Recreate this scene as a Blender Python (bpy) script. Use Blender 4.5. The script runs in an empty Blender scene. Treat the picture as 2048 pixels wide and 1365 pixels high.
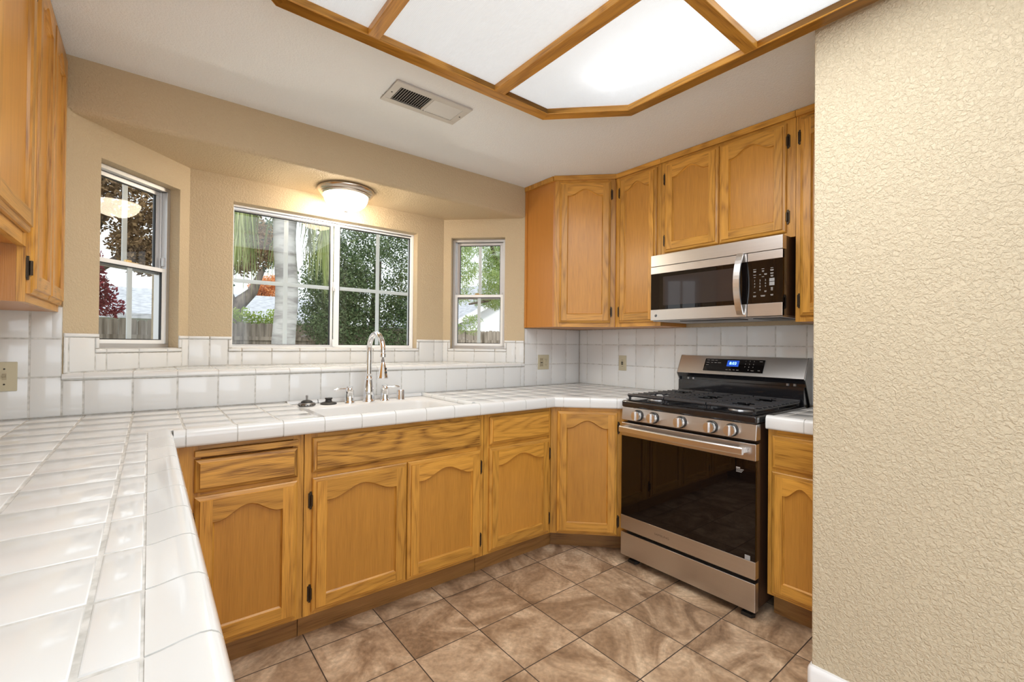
import bpy, bmesh, math, random
from mathutils import Vector, Matrix
R = math.radians
PI = math.pi
random.seed(11)
scene = bpy.context.scene
COL = scene.collection

# ------------------------------------------------------------------ camera
cam_data = bpy.data.cameras.new('camera')
cam = bpy.data.objects.new('camera', cam_data)
COL.objects.link(cam)
cam_data.sensor_width = 36.0
cam_data.lens = 908.5 * 36.0 / 2048.0
cam_data.clip_start = 0.02
cam_data.clip_end = 300
CAM_H = 1.236
th, pi_, ro = R(38.598), R(0.418), R(0.568)
fw = Vector((math.sin(th) * math.cos(pi_), math.cos(th) * math.cos(pi_), math.sin(pi_)))
r0 = Vector((math.cos(th), -math.sin(th), 0))
u0 = r0.cross(fw)
rr = math.cos(ro) * r0 + math.sin(ro) * u0
uu = -math.sin(ro) * r0 + math.cos(ro) * u0
cam.matrix_world = Matrix(((rr.x, uu.x, -fw.x, 0), (rr.y, uu.y, -fw.y, 0), (rr.z, uu.z, -fw.z, CAM_H), (0, 0, 0, 1)))
scene.camera = cam

# ------------------------------------------------------------------ world, sun, large lights, exposure
scene.view_settings.view_transform = 'Standard'
scene.view_settings.look = 'None'
scene.view_settings.gamma = 1.0
scene.view_settings.exposure = 0.10
world = bpy.data.worlds.new('overcast_sky')
scene.world = world
world.use_nodes = True
wn = world.node_tree.nodes
wl = world.node_tree.links
wn.clear()
w_out = wn.new('ShaderNodeOutputWorld')
w_bg = wn.new('ShaderNodeBackground')
w_ramp = wn.new('ShaderNodeValToRGB')
w_tc = wn.new('ShaderNodeTexCoord')
w_sep = wn.new('ShaderNodeSeparateXYZ')
wl.new(w_tc.outputs['Generated'], w_sep.inputs[0])
wl.new(w_sep.outputs['Z'], w_ramp.inputs[0])
w_ramp.color_ramp.elements[0].position = 0.0
w_ramp.color_ramp.elements[0].color = (0.95, 0.97, 1.0, 1)
w_ramp.color_ramp.elements[1].position = 0.7
w_ramp.color_ramp.elements[1].color = (0.80, 0.90, 1.0, 1)
wl.new(w_ramp.outputs[0], w_bg.inputs[0])
w_bg.inputs[1].default_value = 1.65
wl.new(w_bg.outputs[0], w_out.inputs[0])

def add_light(name, kind, loc, rot, energy, color=(1, 1, 1), size=None, size_y=None):
    d = bpy.data.lights.new(name, kind)
    d.energy = energy
    d.color = color
    if kind == 'AREA':
        d.shape = 'RECTANGLE'
        d.size = size
        d.size_y = size_y
    if kind == 'SUN':
        d.angle = R(8)
    o = bpy.data.objects.new(name, d)
    o.location = loc
    o.rotation_euler = rot
    COL.objects.link(o)
    return o

add_light('sun', 'SUN', (0, -10, 20), (R(42), 0, R(-15)), 2.2, (1.0, 0.96, 0.9))
# two cool fill lights added behind the camera, at openings of the unseen dining side
add_light('rear_fill_light', 'AREA', (0.1, -3.94, 1.35), (R(108), 0, 0), 33, (0.82, 0.91, 1.0), 2.8, 2.0)
add_light('side_fill_light', 'AREA', (-3.44, -1.6, 1.35), (R(108), 0, R(-90)), 86, (0.80, 0.90, 1.0), 2.4, 1.7)

# ------------------------------------------------------------------ key sizes
CEIL = 2.42
YS = 2.62      # tiled back wall plane
XW = 2.81      # stove wall plane
CT = 0.92      # counter top
LEDGE = 1.098
BAYC = 2.19
BL, BR = (-0.28, YS), (2.21, YS)
BLC, BRC = (0.165, 3.065), (1.765, 3.065)

# ------------------------------------------------------------------ materials
def new_mat(name):
    m = bpy.data.materials.new(name)
    m.use_nodes = True
    return m, m.node_tree.nodes, m.node_tree.links, m.node_tree.nodes['Principled BSDF']

def simple(name, col, rough=0.5, metal=0.0, spec=0.5, coat=0.0, emit=None, estr=0.0):
    m, n, l, b = new_mat(name)
    b.inputs['Base Color'].default_value = (*col, 1)
    b.inputs['Roughness'].default_value = rough
    b.inputs['Metallic'].default_value = metal
    b.inputs['Specular IOR Level'].default_value = spec
    b.inputs['Coat Weight'].default_value = coat
    b.inputs['Coat Roughness'].default_value = 0.05
    if emit:
        b.inputs['Emission Color'].default_value = (*emit, 1)
        b.inputs['Emission Strength'].default_value = estr
    return m

def textured_wall(name, col, scale, strength, dist=0.004, rough=0.55, var=0.04):
    m, n, l, b = new_mat(name)
    tc = n.new('ShaderNodeTexCoord')
    nz = n.new('ShaderNodeTexNoise')
    nz.inputs['Scale'].default_value = scale
    nz.inputs['Detail'].default_value = 3
    nz.inputs['Roughness'].default_value = 0.55
    nz.inputs['Distortion'].default_value = 0.6
    l.new(tc.outputs['Object'], nz.inputs['Vector'])
    rp = n.new('ShaderNodeValToRGB')
    rp.color_ramp.elements[0].position = 0.38
    rp.color_ramp.elements[1].position = 0.62
    l.new(nz.outputs['Fac'], rp.inputs[0])
    bp = n.new('ShaderNodeBump')
    bp.inputs['Strength'].default_value = strength
    bp.inputs['Distance'].default_value = dist
    l.new(rp.outputs[0], bp.inputs['Height'])
    l.new(bp.outputs[0], b.inputs['Normal'])
    nz2 = n.new('ShaderNodeTexNoise')
    nz2.inputs['Scale'].default_value = 2.0
    l.new(tc.outputs['Object'], nz2.inputs['Vector'])
    mx = n.new('ShaderNodeMix')
    mx.data_type = 'RGBA'
    mx.inputs['A'].default_value = (*[c * (1 - var) for c in col], 1)
    mx.inputs['B'].default_value = (*[min(1, c * (1 + var)) for c in col], 1)
    l.new(nz2.outputs['Fac'], mx.inputs['Factor'])
    l.new(mx.outputs['Result'], b.inputs['Base Color'])
    b.inputs['Roughness'].default_value = rough
    return m

def oak(name, light, dark, rough=0.32, contrast=1.0, ring_amt=0.5):
    """honey oak: uv.x runs across the grain, uv.y along it, in metres"""
    m, n, l, b = new_mat(name)
    uv = n.new('ShaderNodeUVMap')
    uv.uv_map = 'grain'
    # broad cathedral figure
    mp = n.new('ShaderNodeMapping')
    mp.inputs['Scale'].default_value = (7.0, 1.1, 1)
    l.new(uv.outputs[0], mp.inputs[0])
    n1 = n.new('ShaderNodeTexNoise')
    n1.inputs['Scale'].default_value = 1.0
    n1.inputs['Detail'].default_value = 1.5
    l.new(mp.outputs[0], n1.inputs['Vector'])
    mul = n.new('ShaderNodeMath')
    mul.operation = 'MULTIPLY'
    mul.inputs[1].default_value = 11.0
    l.new(n1.outputs['Fac'], mul.inputs[0])
    fr = n.new('ShaderNodeMath')
    fr.operation = 'PINGPONG'
    fr.inputs[1].default_value = 0.5
    l.new(mul.outputs[0], fr.inputs[0])
    ring = n.new('ShaderNodeValToRGB')
    ring.color_ramp.elements[0].position = 0.0
    ring.color_ramp.elements[0].color = (1, 1, 1, 1)
    ring.color_ramp.elements[1].position = 0.30
    ring.color_ramp.elements[1].color = (0, 0, 0, 1)
    l.new(fr.outputs[0], ring.inputs[0])
    # fine pores
    mp2 = n.new('ShaderNodeMapping')
    mp2.inputs['Scale'].default_value = (420.0, 9.0, 1)
    l.new(uv.outputs[0], mp2.inputs[0])
    n2 = n.new('ShaderNodeTexNoise')
    n2.inputs['Scale'].default_value = 1.0
    n2.inputs['Detail'].default_value = 2.0
    l.new(mp2.outputs[0], n2.inputs['Vector'])
    pr = n.new('ShaderNodeValToRGB')
    pr.color_ramp.elements[0].position = 0.35
    pr.color_ramp.elements[0].color = (1, 1, 1, 1)
    pr.color_ramp.elements[1].position = 0.62
    pr.color_ramp.elements[1].color = (0, 0, 0, 1)
    l.new(n2.outputs['Fac'], pr.inputs[0])
    # streaks
    mp3 = n.new('ShaderNodeMapping')
    mp3.inputs['Scale'].default_value = (45.0, 1.5, 1)
    l.new(uv.outputs[0], mp3.inputs[0])
    n3 = n.new('ShaderNodeTexNoise')
    n3.inputs['Scale'].default_value = 1.0
    n3.inputs['Detail'].default_value = 2.0
    l.new(mp3.outputs[0], n3.inputs['Vector'])
    # ring * pores
    rpm = n.new('ShaderNodeMath')
    rpm.operation = 'MULTIPLY'
    l.new(ring.outputs[0], rpm.inputs[0])
    ad0 = n.new('ShaderNodeMath')
    ad0.operation = 'MULTIPLY_ADD'
    l.new(pr.outputs[0], ad0.inputs[0])
    ad0.inputs[1].default_value = 0.6
    ad0.inputs[2].default_value = 0.4
    l.new(ad0.outputs[0], rpm.inputs[1])
    m1 = n.new('ShaderNodeMath')
    m1.operation = 'MULTIPLY_ADD'
    l.new(rpm.outputs[0], m1.inputs[0])
    m1.inputs[1].default_value = ring_amt * contrast
    m2 = n.new('ShaderNodeMath')
    m2.operation = 'MULTIPLY_ADD'
    l.new(pr.outputs[0], m2.inputs[0])
    m2.inputs[1].default_value = 0.30 * contrast
    m3 = n.new('ShaderNodeMath')
    m3.operation = 'MULTIPLY_ADD'
    l.new(n3.outputs['Fac'], m3.inputs[0])
    m3.inputs[1].default_value = 0.55 * contrast
    m3.inputs[2].default_value = -0.18 * contrast
    l.new(m3.outputs[0], m2.inputs[2])
    l.new(m2.outputs[0], m1.inputs[2])
    cl = n.new('ShaderNodeClamp')
    l.new(m1.outputs[0], cl.inputs[0])
    mx = n.new('ShaderNodeMix')
    mx.data_type = 'RGBA'
    mx.inputs['A'].default_value = (*light, 1)
    mx.inputs['B'].default_value = (*dark, 1)
    l.new(cl.outputs[0], mx.inputs['Factor'])
    # board to board tone
    mp4 = n.new('ShaderNodeMapping')
    mp4.inputs['Scale'].default_value = (0.35, 0.12, 1)
    l.new(uv.outputs[0], mp4.inputs[0])
    n4 = n.new('ShaderNodeTexNoise')
    n4.inputs['Scale'].default_value = 1.0
    n4.inputs['Detail'].default_value = 0
    l.new(mp4.outputs[0], n4.inputs['Vector'])
    hs = n.new('ShaderNodeHueSaturation')
    mr = n.new('ShaderNodeMapRange')
    mr.inputs[1].default_value = 0.3
    mr.inputs[2].default_value = 0.7
    mr.inputs[3].default_value = 0.84
    mr.inputs[4].default_value = 1.14
    l.new(n4.outputs['Fac'], mr.inputs[0])
    l.new(mr.outputs[0], hs.inputs['Value'])
    l.new(mx.outputs['Result'], hs.inputs['Color'])
    l.new(hs.outputs[0], b.inputs['Base Color'])
    b.inputs['Roughness'].default_value = rough
    bp = n.new('ShaderNodeBump')
    bp.inputs['Strength'].default_value = 0.12
    bp.inputs['Distance'].default_value = 0.0006
    bp.invert = True
    l.new(pr.outputs[0], bp.inputs['Height'])
    l.new(bp.outputs[0], b.inputs['Normal'])
    return m

def brushed_steel(name, col, rough, axis_scale):
    m, n, l, b = new_mat(name)
    tc = n.new('ShaderNodeTexCoord')
    mp = n.new('ShaderNodeMapping')
    mp.inputs['Scale'].default_value = axis_scale
    l.new(tc.outputs['Object'], mp.inputs[0])
    nz = n.new('ShaderNodeTexNoise')
    nz.inputs['Scale'].default_value = 1
    nz.inputs['Detail'].default_value = 2
    l.new(mp.outputs[0], nz.inputs['Vector'])
    b.inputs['Roughness'].default_value = rough
    mc = n.new('ShaderNodeMix')
    mc.data_type = 'RGBA'
    mc.inputs['A'].default_value = (*[c * .93 for c in col], 1)
    mc.inputs['B'].default_value = (*[min(1, c * 1.05) for c in col], 1)
    l.new(nz.outputs['Fac'], mc.inputs['Factor'])
    l.new(mc.outputs['Result'], b.inputs['Base Color'])
    b.inputs['Metallic'].default_value = 1.0
    return m

def grout_mat():
    m, n, l, b = new_mat('grout')
    tc = n.new('ShaderNodeTexCoord')
    nz = n.new('ShaderNodeTexNoise')
    nz.inputs['Scale'].default_value = 45
    nz.inputs['Detail'].default_value = 4
    l.new(tc.outputs['Object'], nz.inputs['Vector'])
    rp = n.new('ShaderNodeValToRGB')
    rp.color_ramp.elements[0].position = 0.35
    rp.color_ramp.elements[0].color = (0.50, 0.49, 0.455, 1)
    rp.color_ramp.elements[1].position = 0.62
    rp.color_ramp.elements[1].color = (0.70, 0.685, 0.65, 1)
    l.new(nz.outputs['Fac'], rp.inputs[0])
    l.new(rp.outputs[0], b.inputs['Base Color'])
    b.inputs['Roughness'].default_value = 0.85
    return m

def tile_mat(name, col, rough=0.09):
    m, n, l, b = new_mat(name)
    tc = n.new('ShaderNodeTexCoord')
    nz = n.new('ShaderNodeTexNoise')
    nz.inputs['Scale'].default_value = 9
    nz.inputs['Detail'].default_value = 1
    l.new(tc.outputs['Object'], nz.inputs['Vector'])
    bp = n.new('ShaderNodeBump')
    bp.inputs['Strength'].default_value = 0.03
    bp.inputs['Distance'].default_value = 0.01
    l.new(nz.outputs['Fac'], bp.inputs['Height'])
    l.new(bp.outputs[0], b.inputs['Normal'])
    b.inputs['Base Color'].default_value = (*col, 1)
    b.inputs['Roughness'].default_value = rough
    b.inputs['Specular IOR Level'].default_value = 0.5
    return m

def floor_mat():
    m, n, l, b = new_mat('floor_vinyl_tile')
    tc = n.new('ShaderNodeTexCoord')
    sub = n.new('ShaderNodeVectorMath')
    sub.operation = 'SUBTRACT'
    sub.inputs[1].default_value = (1.435, 1.320, 0)
    l.new(tc.outputs['Object'], sub.inputs[0])
    dv = n.new('ShaderNodeVectorMath')
    dv.operation = 'DIVIDE'
    dv.inputs[1].default_value = (0.3045, 0.3025, 1)
    l.new(sub.outputs[0], dv.inputs[0])
    flo = n.new('ShaderNodeVectorMath')
    flo.operation = 'FLOOR'
    l.new(dv.outputs[0], flo.inputs[0])
    fra = n.new('ShaderNodeVectorMath')
    fra.operation = 'FRACTION'
    l.new(dv.outputs[0], fra.inputs[0])
    wn_ = n.new('ShaderNodeTexWhiteNoise')
    wn_.noise_dimensions = '2D'
    l.new(flo.outputs[0], wn_.inputs['Vector'])
    off = n.new('ShaderNodeVectorMath')
    off.operation = 'MULTIPLY_ADD'
    l.new(wn_.outputs['Color'], off.inputs[0])
    off.inputs[1].default_value = (17, 23, 9)
    l.new(tc.outputs['Object'], off.inputs[2])
    rot = n.new('ShaderNodeVectorRotate')
    rot.rotation_type = 'Z_AXIS'
    l.new(off.outputs[0], rot.inputs['Vector'])
    ang = n.new('ShaderNodeMath')
    ang.operation = 'MULTIPLY'
    ang.inputs[1].default_value = 6.28
    l.new(wn_.outputs['Value'], ang.inputs[0])
    l.new(ang.outputs[0], rot.inputs['Angle'])
    mp = n.new('ShaderNodeMapping')
    mp.inputs['Scale'].default_value = (5.0, 2.6, 1)
    l.new(rot.outputs[0], mp.inputs[0])
    n1 = n.new('ShaderNodeTexNoise')
    n1.inputs['Scale'].default_value = 1.0
    n1.inputs['Detail'].default_value = 7
    n1.inputs['Roughness'].default_value = 0.62
    n1.inputs['Distortion'].default_value = 1.3
    l.new(mp.outputs[0], n1.inputs['Vector'])
    rp = n.new('ShaderNodeValToRGB')
    e = rp.color_ramp.elements
    e[0].position = 0.28
    e[0].color = (0.15, 0.088, 0.050, 1)
    e[1].position = 0.74
    e[1].color = (0.84, 0.66, 0.46, 1)
    k = e.new(0.43)
    k.color = (0.33, 0.212, 0.125, 1)
    k = e.new(0.56)
    k.color = (0.52, 0.365, 0.235, 1)
    l.new(n1.outputs['Fac'], rp.inputs[0])
    n2 = n.new('ShaderNodeTexNoise')
    n2.inputs['Scale'].default_value = 55.0
    n2.inputs['Detail'].default_value = 4
    l.new(rot.outputs[0], n2.inputs['Vector'])
    mr0 = n.new('ShaderNodeMapRange')
    mr0.inputs[1].default_value = 0.3
    mr0.inputs[2].default_value = 0.7
    mr0.inputs[3].default_value = 0.82
    mr0.inputs[4].default_value = 1.18
    l.new(n2.outputs['Fac'], mr0.inputs[0])
    hs = n.new('ShaderNodeHueSaturation')
    l.new(rp.outputs[0], hs.inputs['Color'])
    l.new(mr0.outputs[0], hs.inputs['Value'])
    # seams
    sp = n.new('ShaderNodeSeparateXYZ')
    l.new(fra.outputs[0], sp.inputs[0])
    mins = []
    for ax in ('X', 'Y'):
        a = n.new('ShaderNodeMath')
        a.operation = 'PINGPONG'
        a.inputs[1].default_value = 0.5
        l.new(sp.outputs[ax], a.inputs[0])
        mins.append(a)
    mn = n.new('ShaderNodeMath')
    mn.operation = 'MINIMUM'
    l.new(mins[0].outputs[0], mn.inputs[0])
    l.new(mins[1].outputs[0], mn.inputs[1])
    lt = n.new('ShaderNodeMapRange')
    lt.inputs[1].default_value = 0.0055
    lt.inputs[2].default_value = 0.0085
    lt.inputs[3].default_value = 1.0
    lt.inputs[4].default_value = 0.0
    l.new(mn.outputs[0], lt.inputs[0])
    mx = n.new('ShaderNodeMix')
    mx.data_type = 'RGBA'
    l.new(lt.outputs[0], mx.inputs['Factor'])
    l.new(hs.outputs[0], mx.inputs['A'])
    mx.inputs['B'].default_value = (0.055, 0.042, 0.034, 1)
    l.new(mx.outputs['Result'], b.inputs['Base Color'])
    b.inputs['Roughness'].default_value = 0.42
    bp = n.new('ShaderNodeBump')
    bp.inputs['Strength'].default_value = 0.25
    bp.inputs['Distance'].default_value = 0.002
    ad = n.new('ShaderNodeMath')
    ad.operation = 'SUBTRACT'
    l.new(n1.outputs['Fac'], ad.inputs[0])
    l.new(lt.outputs[0], ad.inputs[1])
    l.new(ad.outputs[0], bp.inputs['Height'])
    l.new(bp.outputs[0], b.inputs['Normal'])
    return m

def glass_mat():
    m = bpy.data.materials.new('window_glass')
    m.use_nodes = True
    n, l = m.node_tree.nodes, m.node_tree.links
    n.clear()
    out = n.new('ShaderNodeOutputMaterial')
    tr = n.new('ShaderNodeBsdfTransparent')
    tr.inputs[0].default_value = (0.94, 0.97, 0.96, 1)
    gl = n.new('ShaderNodeBsdfGlossy')
    gl.inputs['Roughness'].default_value = 0.0
    fr = n.new('ShaderNodeFresnel')
    fr.inputs[0].default_value = 1.52
    mu = n.new('ShaderNodeMath')
    mu.operation = 'MULTIPLY'
    mu.inputs[1].default_value = 0.9
    mu.use_clamp = True
    l.new(fr.outputs[0], mu.inputs[0])
    mx = n.new('ShaderNodeMixShader')
    l.new(mu.outputs[0], mx.inputs[0])
    l.new(tr.outputs[0], mx.inputs[1])
    l.new(gl.outputs[0], mx.inputs[2])
    l.new(mx.outputs[0], out.inputs[0])
    return m

def diffuser_mat():
    """ribbed acrylic panel: lit from behind by the tubes, glowing evenly itself"""
    m = bpy.data.materials.new('acrylic_diffuser')
    m.use_nodes = True
    n, l = m.node_tree.nodes, m.node_tree.links
    n.clear()
    out = n.new('ShaderNodeOutputMaterial')
    em = n.new('ShaderNodeEmission')
    em.inputs[0].default_value = (1.0, 0.985, 0.96, 1)
    em.inputs[1].default_value = 0.25
    tl = n.new('ShaderNodeBsdfTranslucent')
    tl.inputs[0].default_value = (0.9, 0.92, 0.95, 1)
    tc = n.new('ShaderNodeTexCoord')
    wv = n.new('ShaderNodeTexWave')
    wv.bands_direction = 'X'
    wv.inputs['Scale'].default_value = 55
    l.new(tc.outputs['Object'], wv.inputs['Vector'])
    bp = n.new('ShaderNodeBump')
    bp.inputs['Strength'].default_value = 0.25
    bp.inputs['Distance'].default_value = 0.002
    l.new(wv.outputs['Fac'], bp.inputs['Height'])
    l.new(bp.outputs[0], tl.inputs['Normal'])
    ad = n.new('ShaderNodeAddShader')
    l.new(em.outputs[0], ad.inputs[0])
    l.new(tl.outputs[0], ad.inputs[1])
    l.new(ad.outputs[0], out.inputs[0])
    return m

def leaf_mat(name, c1, c2, trans=0.35):
    m = bpy.data.materials.new(name)
    m.use_nodes = True
    n, l = m.node_tree.nodes, m.node_tree.links
    n.clear()
    out = n.new('ShaderNodeOutputMaterial')
    geo = n.new('ShaderNodeNewGeometry')
    mx = n.new('ShaderNodeMix')
    mx.data_type = 'RGBA'
    mx.inputs['A'].default_value = (*c1, 1)
    mx.inputs['B'].default_value = (*c2, 1)
    l.new(geo.outputs['Random Per Island'], mx.inputs['Factor'])
    df = n.new('ShaderNodeBsdfDiffuse')
    tl = n.new('ShaderNodeBsdfTranslucent')
    l.new(mx.outputs['Result'], df.inputs[0])
    l.new(mx.outputs['Result'], tl.inputs[0])
    ms = n.new('ShaderNodeMixShader')
    ms.inputs[0].default_value = trans
    l.new(df.outputs[0], ms.inputs[1])
    l.new(tl.outputs[0], ms.inputs[2])
    l.new(ms.outputs[0], out.inputs[0])
    return m

def bark_mat(name, c1, c2, sx, sz):
    m, n, l, b = new_mat(name)
    tc = n.new('ShaderNodeTexCoord')
    mp = n.new('ShaderNodeMapping')
    mp.inputs['Scale'].default_value = (sx, sx, sz)
    l.new(tc.outputs['Object'], mp.inputs[0])
    nz = n.new('ShaderNodeTexNoise')
    nz.inputs['Scale'].default_value = 1
    nz.inputs['Detail'].default_value = 5
    l.new(mp.outputs[0], nz.inputs['Vector'])
    rp = n.new('ShaderNodeValToRGB')
    rp.color_ramp.elements[0].position = 0.35
    rp.color_ramp.elements[0].color = (*c1, 1)
    rp.color_ramp.elements[1].position = 0.6
    rp.color_ramp.elements[1].color = (*c2, 1)
    l.new(nz.outputs['Fac'], rp.inputs[0])
    l.new(rp.outputs[0], b.inputs['Base Color'])
    b.inputs['Roughness'].default_value = 0.9
    return m

M = {}
M['wall'] = textured_wall('beige_textured_paint', (0.56, 0.44, 0.28), 100, 0.5, 0.003)
M['wall_rough'] = textured_wall('beige_knockdown_paint', (0.58, 0.485, 0.335), 95, 0.85, 0.003)
M['ceiling'] = textured_wall('white_ceiling_texture', (0.90, 0.95, 1.0), 130, 0.4, 0.003, 0.8, 0.02)
M['bounce_wall'] = textured_wall('pale_bounce_paint', (0.84, 0.86, 0.90), 100, 0.4, 0.003)  # unseen walls, made pale to bounce neutral light into the kitchen
M['white_paint'] = simple('white_trim_paint', (0.85, 0.85, 0.84), 0.35)
M['oak'] = oak('honey_oak', (0.70, 0.345, 0.058), (0.27, 0.105, 0.013))
M['oak_panel'] = oak('honey_oak_veneer', (0.65, 0.298, 0.048), (0.28, 0.105, 0.013), contrast=0.8, ring_amt=0.12)
M['oak_strong'] = oak('honey_oak_strong_grain', (0.70, 0.355, 0.064), (0.17, 0.062, 0.008), contrast=1.35)
M['oak_side'] = oak('honey_oak_flat_veneer', (0.58, 0.235, 0.042), (0.36, 0.130, 0.018), contrast=0.5, ring_amt=0.1)
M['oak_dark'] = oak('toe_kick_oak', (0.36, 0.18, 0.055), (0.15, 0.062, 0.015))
M['tile'] = tile_mat('white_glazed_tile', (0.77, 0.77, 0.755))
M['grout'] = grout_mat()
M['floor'] = floor_mat()
M['steel'] = brushed_steel('brushed_steel', (0.64, 0.615, 0.59), 0.33, (0.6, 0.6, 300))
M['steel_v'] = brushed_steel('brushed_steel_bright', (0.80, 0.79, 0.78), 0.30, (0.6, 0.6, 300))
M['steel_dark'] = simple('dark_steel', (0.30, 0.29, 0.28), 0.35, 1.0)
M['chrome'] = simple('chrome', (0.86, 0.87, 0.89), 0.04, 1.0)
M['nickel'] = simple('brushed_nickel', (0.62, 0.56, 0.50), 0.25, 1.0)
M['black_enamel'] = simple('black_enamel', (0.012, 0.012, 0.014), 0.10, 0, 0.5, 0.6)
M['black_glass'] = simple('black_glass', (0.006, 0.005, 0.005), 0.02, 0, 0.6)
M['smoked_glass'] = simple('smoked_glass', (0.006, 0.004, 0.0035), 0.02, 0, 0.45)
M['mesh_window'] = simple('microwave_mesh_window', (0.040, 0.030, 0.027), 0.04, 0, 0.4)
M['cast_iron'] = simple('cast_iron', (0.030, 0.031, 0.035), 0.26, 0, 0.6)
M['black_plastic'] = simple('black_plastic', (0.02, 0.019, 0.018), 0.4)
M['brown_side'] = simple('dark_brown_side_panel', (0.050, 0.026, 0.016), 0.3)
M['burner'] = simple('burner_cap', (0.05, 0.05, 0.055), 0.45, 0.3)
M['aluminium'] = simple('burner_ring', (0.45, 0.45, 0.46), 0.4, 0.9)
M['bronze'] = simple('antique_bronze', (0.060, 0.042, 0.026), 0.4, 0.75)
M['almond'] = simple('almond_plastic', (0.56, 0.50, 0.345), 0.35)
M['almond_dark'] = simple('darker_almond_plastic', (0.42, 0.36, 0.24), 0.4)  # darker almond for the toggle and the left receptacle
M['slot'] = simple('dark_slot', (0.03, 0.025, 0.02), 0.6)
M['porcelain'] = simple('white_sink_porcelain', (0.80, 0.79, 0.77), 0.14)
M['rubber'] = simple('black_rubber', (0.03, 0.028, 0.027), 0.55)
M['vinyl_white'] = simple('aluminium_window_white', (0.93, 0.93, 0.92), 0.35)
M['alu'] = simple('mill_aluminium', (0.62, 0.62, 0.62), 0.38, 0.85)
M['gasket'] = simple('black_gasket', (0.015, 0.018, 0.022), 0.5)
M['brass'] = simple('brass_latch', (0.62, 0.45, 0.20), 0.3, 0.9)
M['glass'] = glass_mat()
M['diffuser'] = diffuser_mat()
M['tube'] = simple('fluorescent_tube', (1, 1, 1), 0.5, emit=(0.95, 0.98, 1.0), estr=1.75)
M['dome'] = simple('frosted_glass_dome', (0.95, 0.93, 0.9), 0.3, emit=(1.0, 0.84, 0.62), estr=24.0)
M['vent_dark'] = simple('duct_dark', (0.012, 0.010, 0.009), 0.9)
M['vent'] = simple('vent_enamel', (0.62, 0.61, 0.585), 0.45)
M['legend'] = simple('grey_legend', (0.42, 0.40, 0.38), 0.5)
M['legend_bright'] = simple('white_legend', (0.75, 0.74, 0.72), 0.5)
M['key_grey'] = simple('grey_key', (0.33, 0.33, 0.33), 0.35)
M['logo_grey'] = simple('logo_grey', (0.20, 0.185, 0.17), 0.4, 0.6)
M['display'] = simple('clock_digits', (0.1, 0.3, 0.9), 0.4, emit=(0.35, 0.75, 1.0), estr=3.2)
M['display_glow'] = simple('clock_backlight', (0.01, 0.03, 0.12), 0.3, emit=(0.02, 0.10, 0.65), estr=0.8)
M['fence'] = bark_mat('weathered_fence_wood', (0.17, 0.135, 0.105), (0.38, 0.315, 0.26), 14, 1.2)
M['lawn'] = bark_mat('garden_ground', (0.10, 0.12, 0.05), (0.24, 0.22, 0.13), 3, 3)
M['palm_bark'] = bark_mat('palm_bark', (0.26, 0.24, 0.23), (0.50, 0.48, 0.46), 3, 14)
M['bark'] = bark_mat('tree_bark', (0.085, 0.065, 0.05), (0.20, 0.16, 0.13), 9, 3)
M['leaf_dark'] = leaf_mat('dense_green_leaves', (0.045, 0.085, 0.035), (0.24, 0.30, 0.16))
M['leaf_oak'] = leaf_mat('dark_oak_leaves', (0.03, 0.07, 0.04), (0.13, 0.19, 0.10))
M['leaf_palm'] = leaf_mat('palm_leaflets', (0.30, 0.36, 0.12), (0.62, 0.64, 0.36), 0.4)
M['leaf_light'] = leaf_mat('feathery_green_leaves', (0.26, 0.38, 0.14), (0.52, 0.58, 0.26), 0.5)
M['leaf_hedge'] = leaf_mat('lime_green_leaves', (0.30, 0.42, 0.08), (0.58, 0.66, 0.20), 0.45)
M['leaf_orange'] = leaf_mat('orange_autumn_leaves', (0.62, 0.22, 0.06), (0.85, 0.45, 0.20), 0.5)
M['leaf_red'] = leaf_mat('maroon_leaves', (0.13, 0.022, 0.035), (0.32, 0.08, 0.09), 0.4)
M['leaf_brown'] = leaf_mat('brown_autumn_leaves', (0.16, 0.10, 0.06), (0.42, 0.29, 0.16), 0.4)
M['roof'] = bark_mat('grey_shingle_roof', (0.30, 0.30, 0.32), (0.46, 0.46, 0.48), 5, 12)
M['stucco'] = simple('white_stucco', (0.82, 0.82, 0.82), 0.8)

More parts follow.
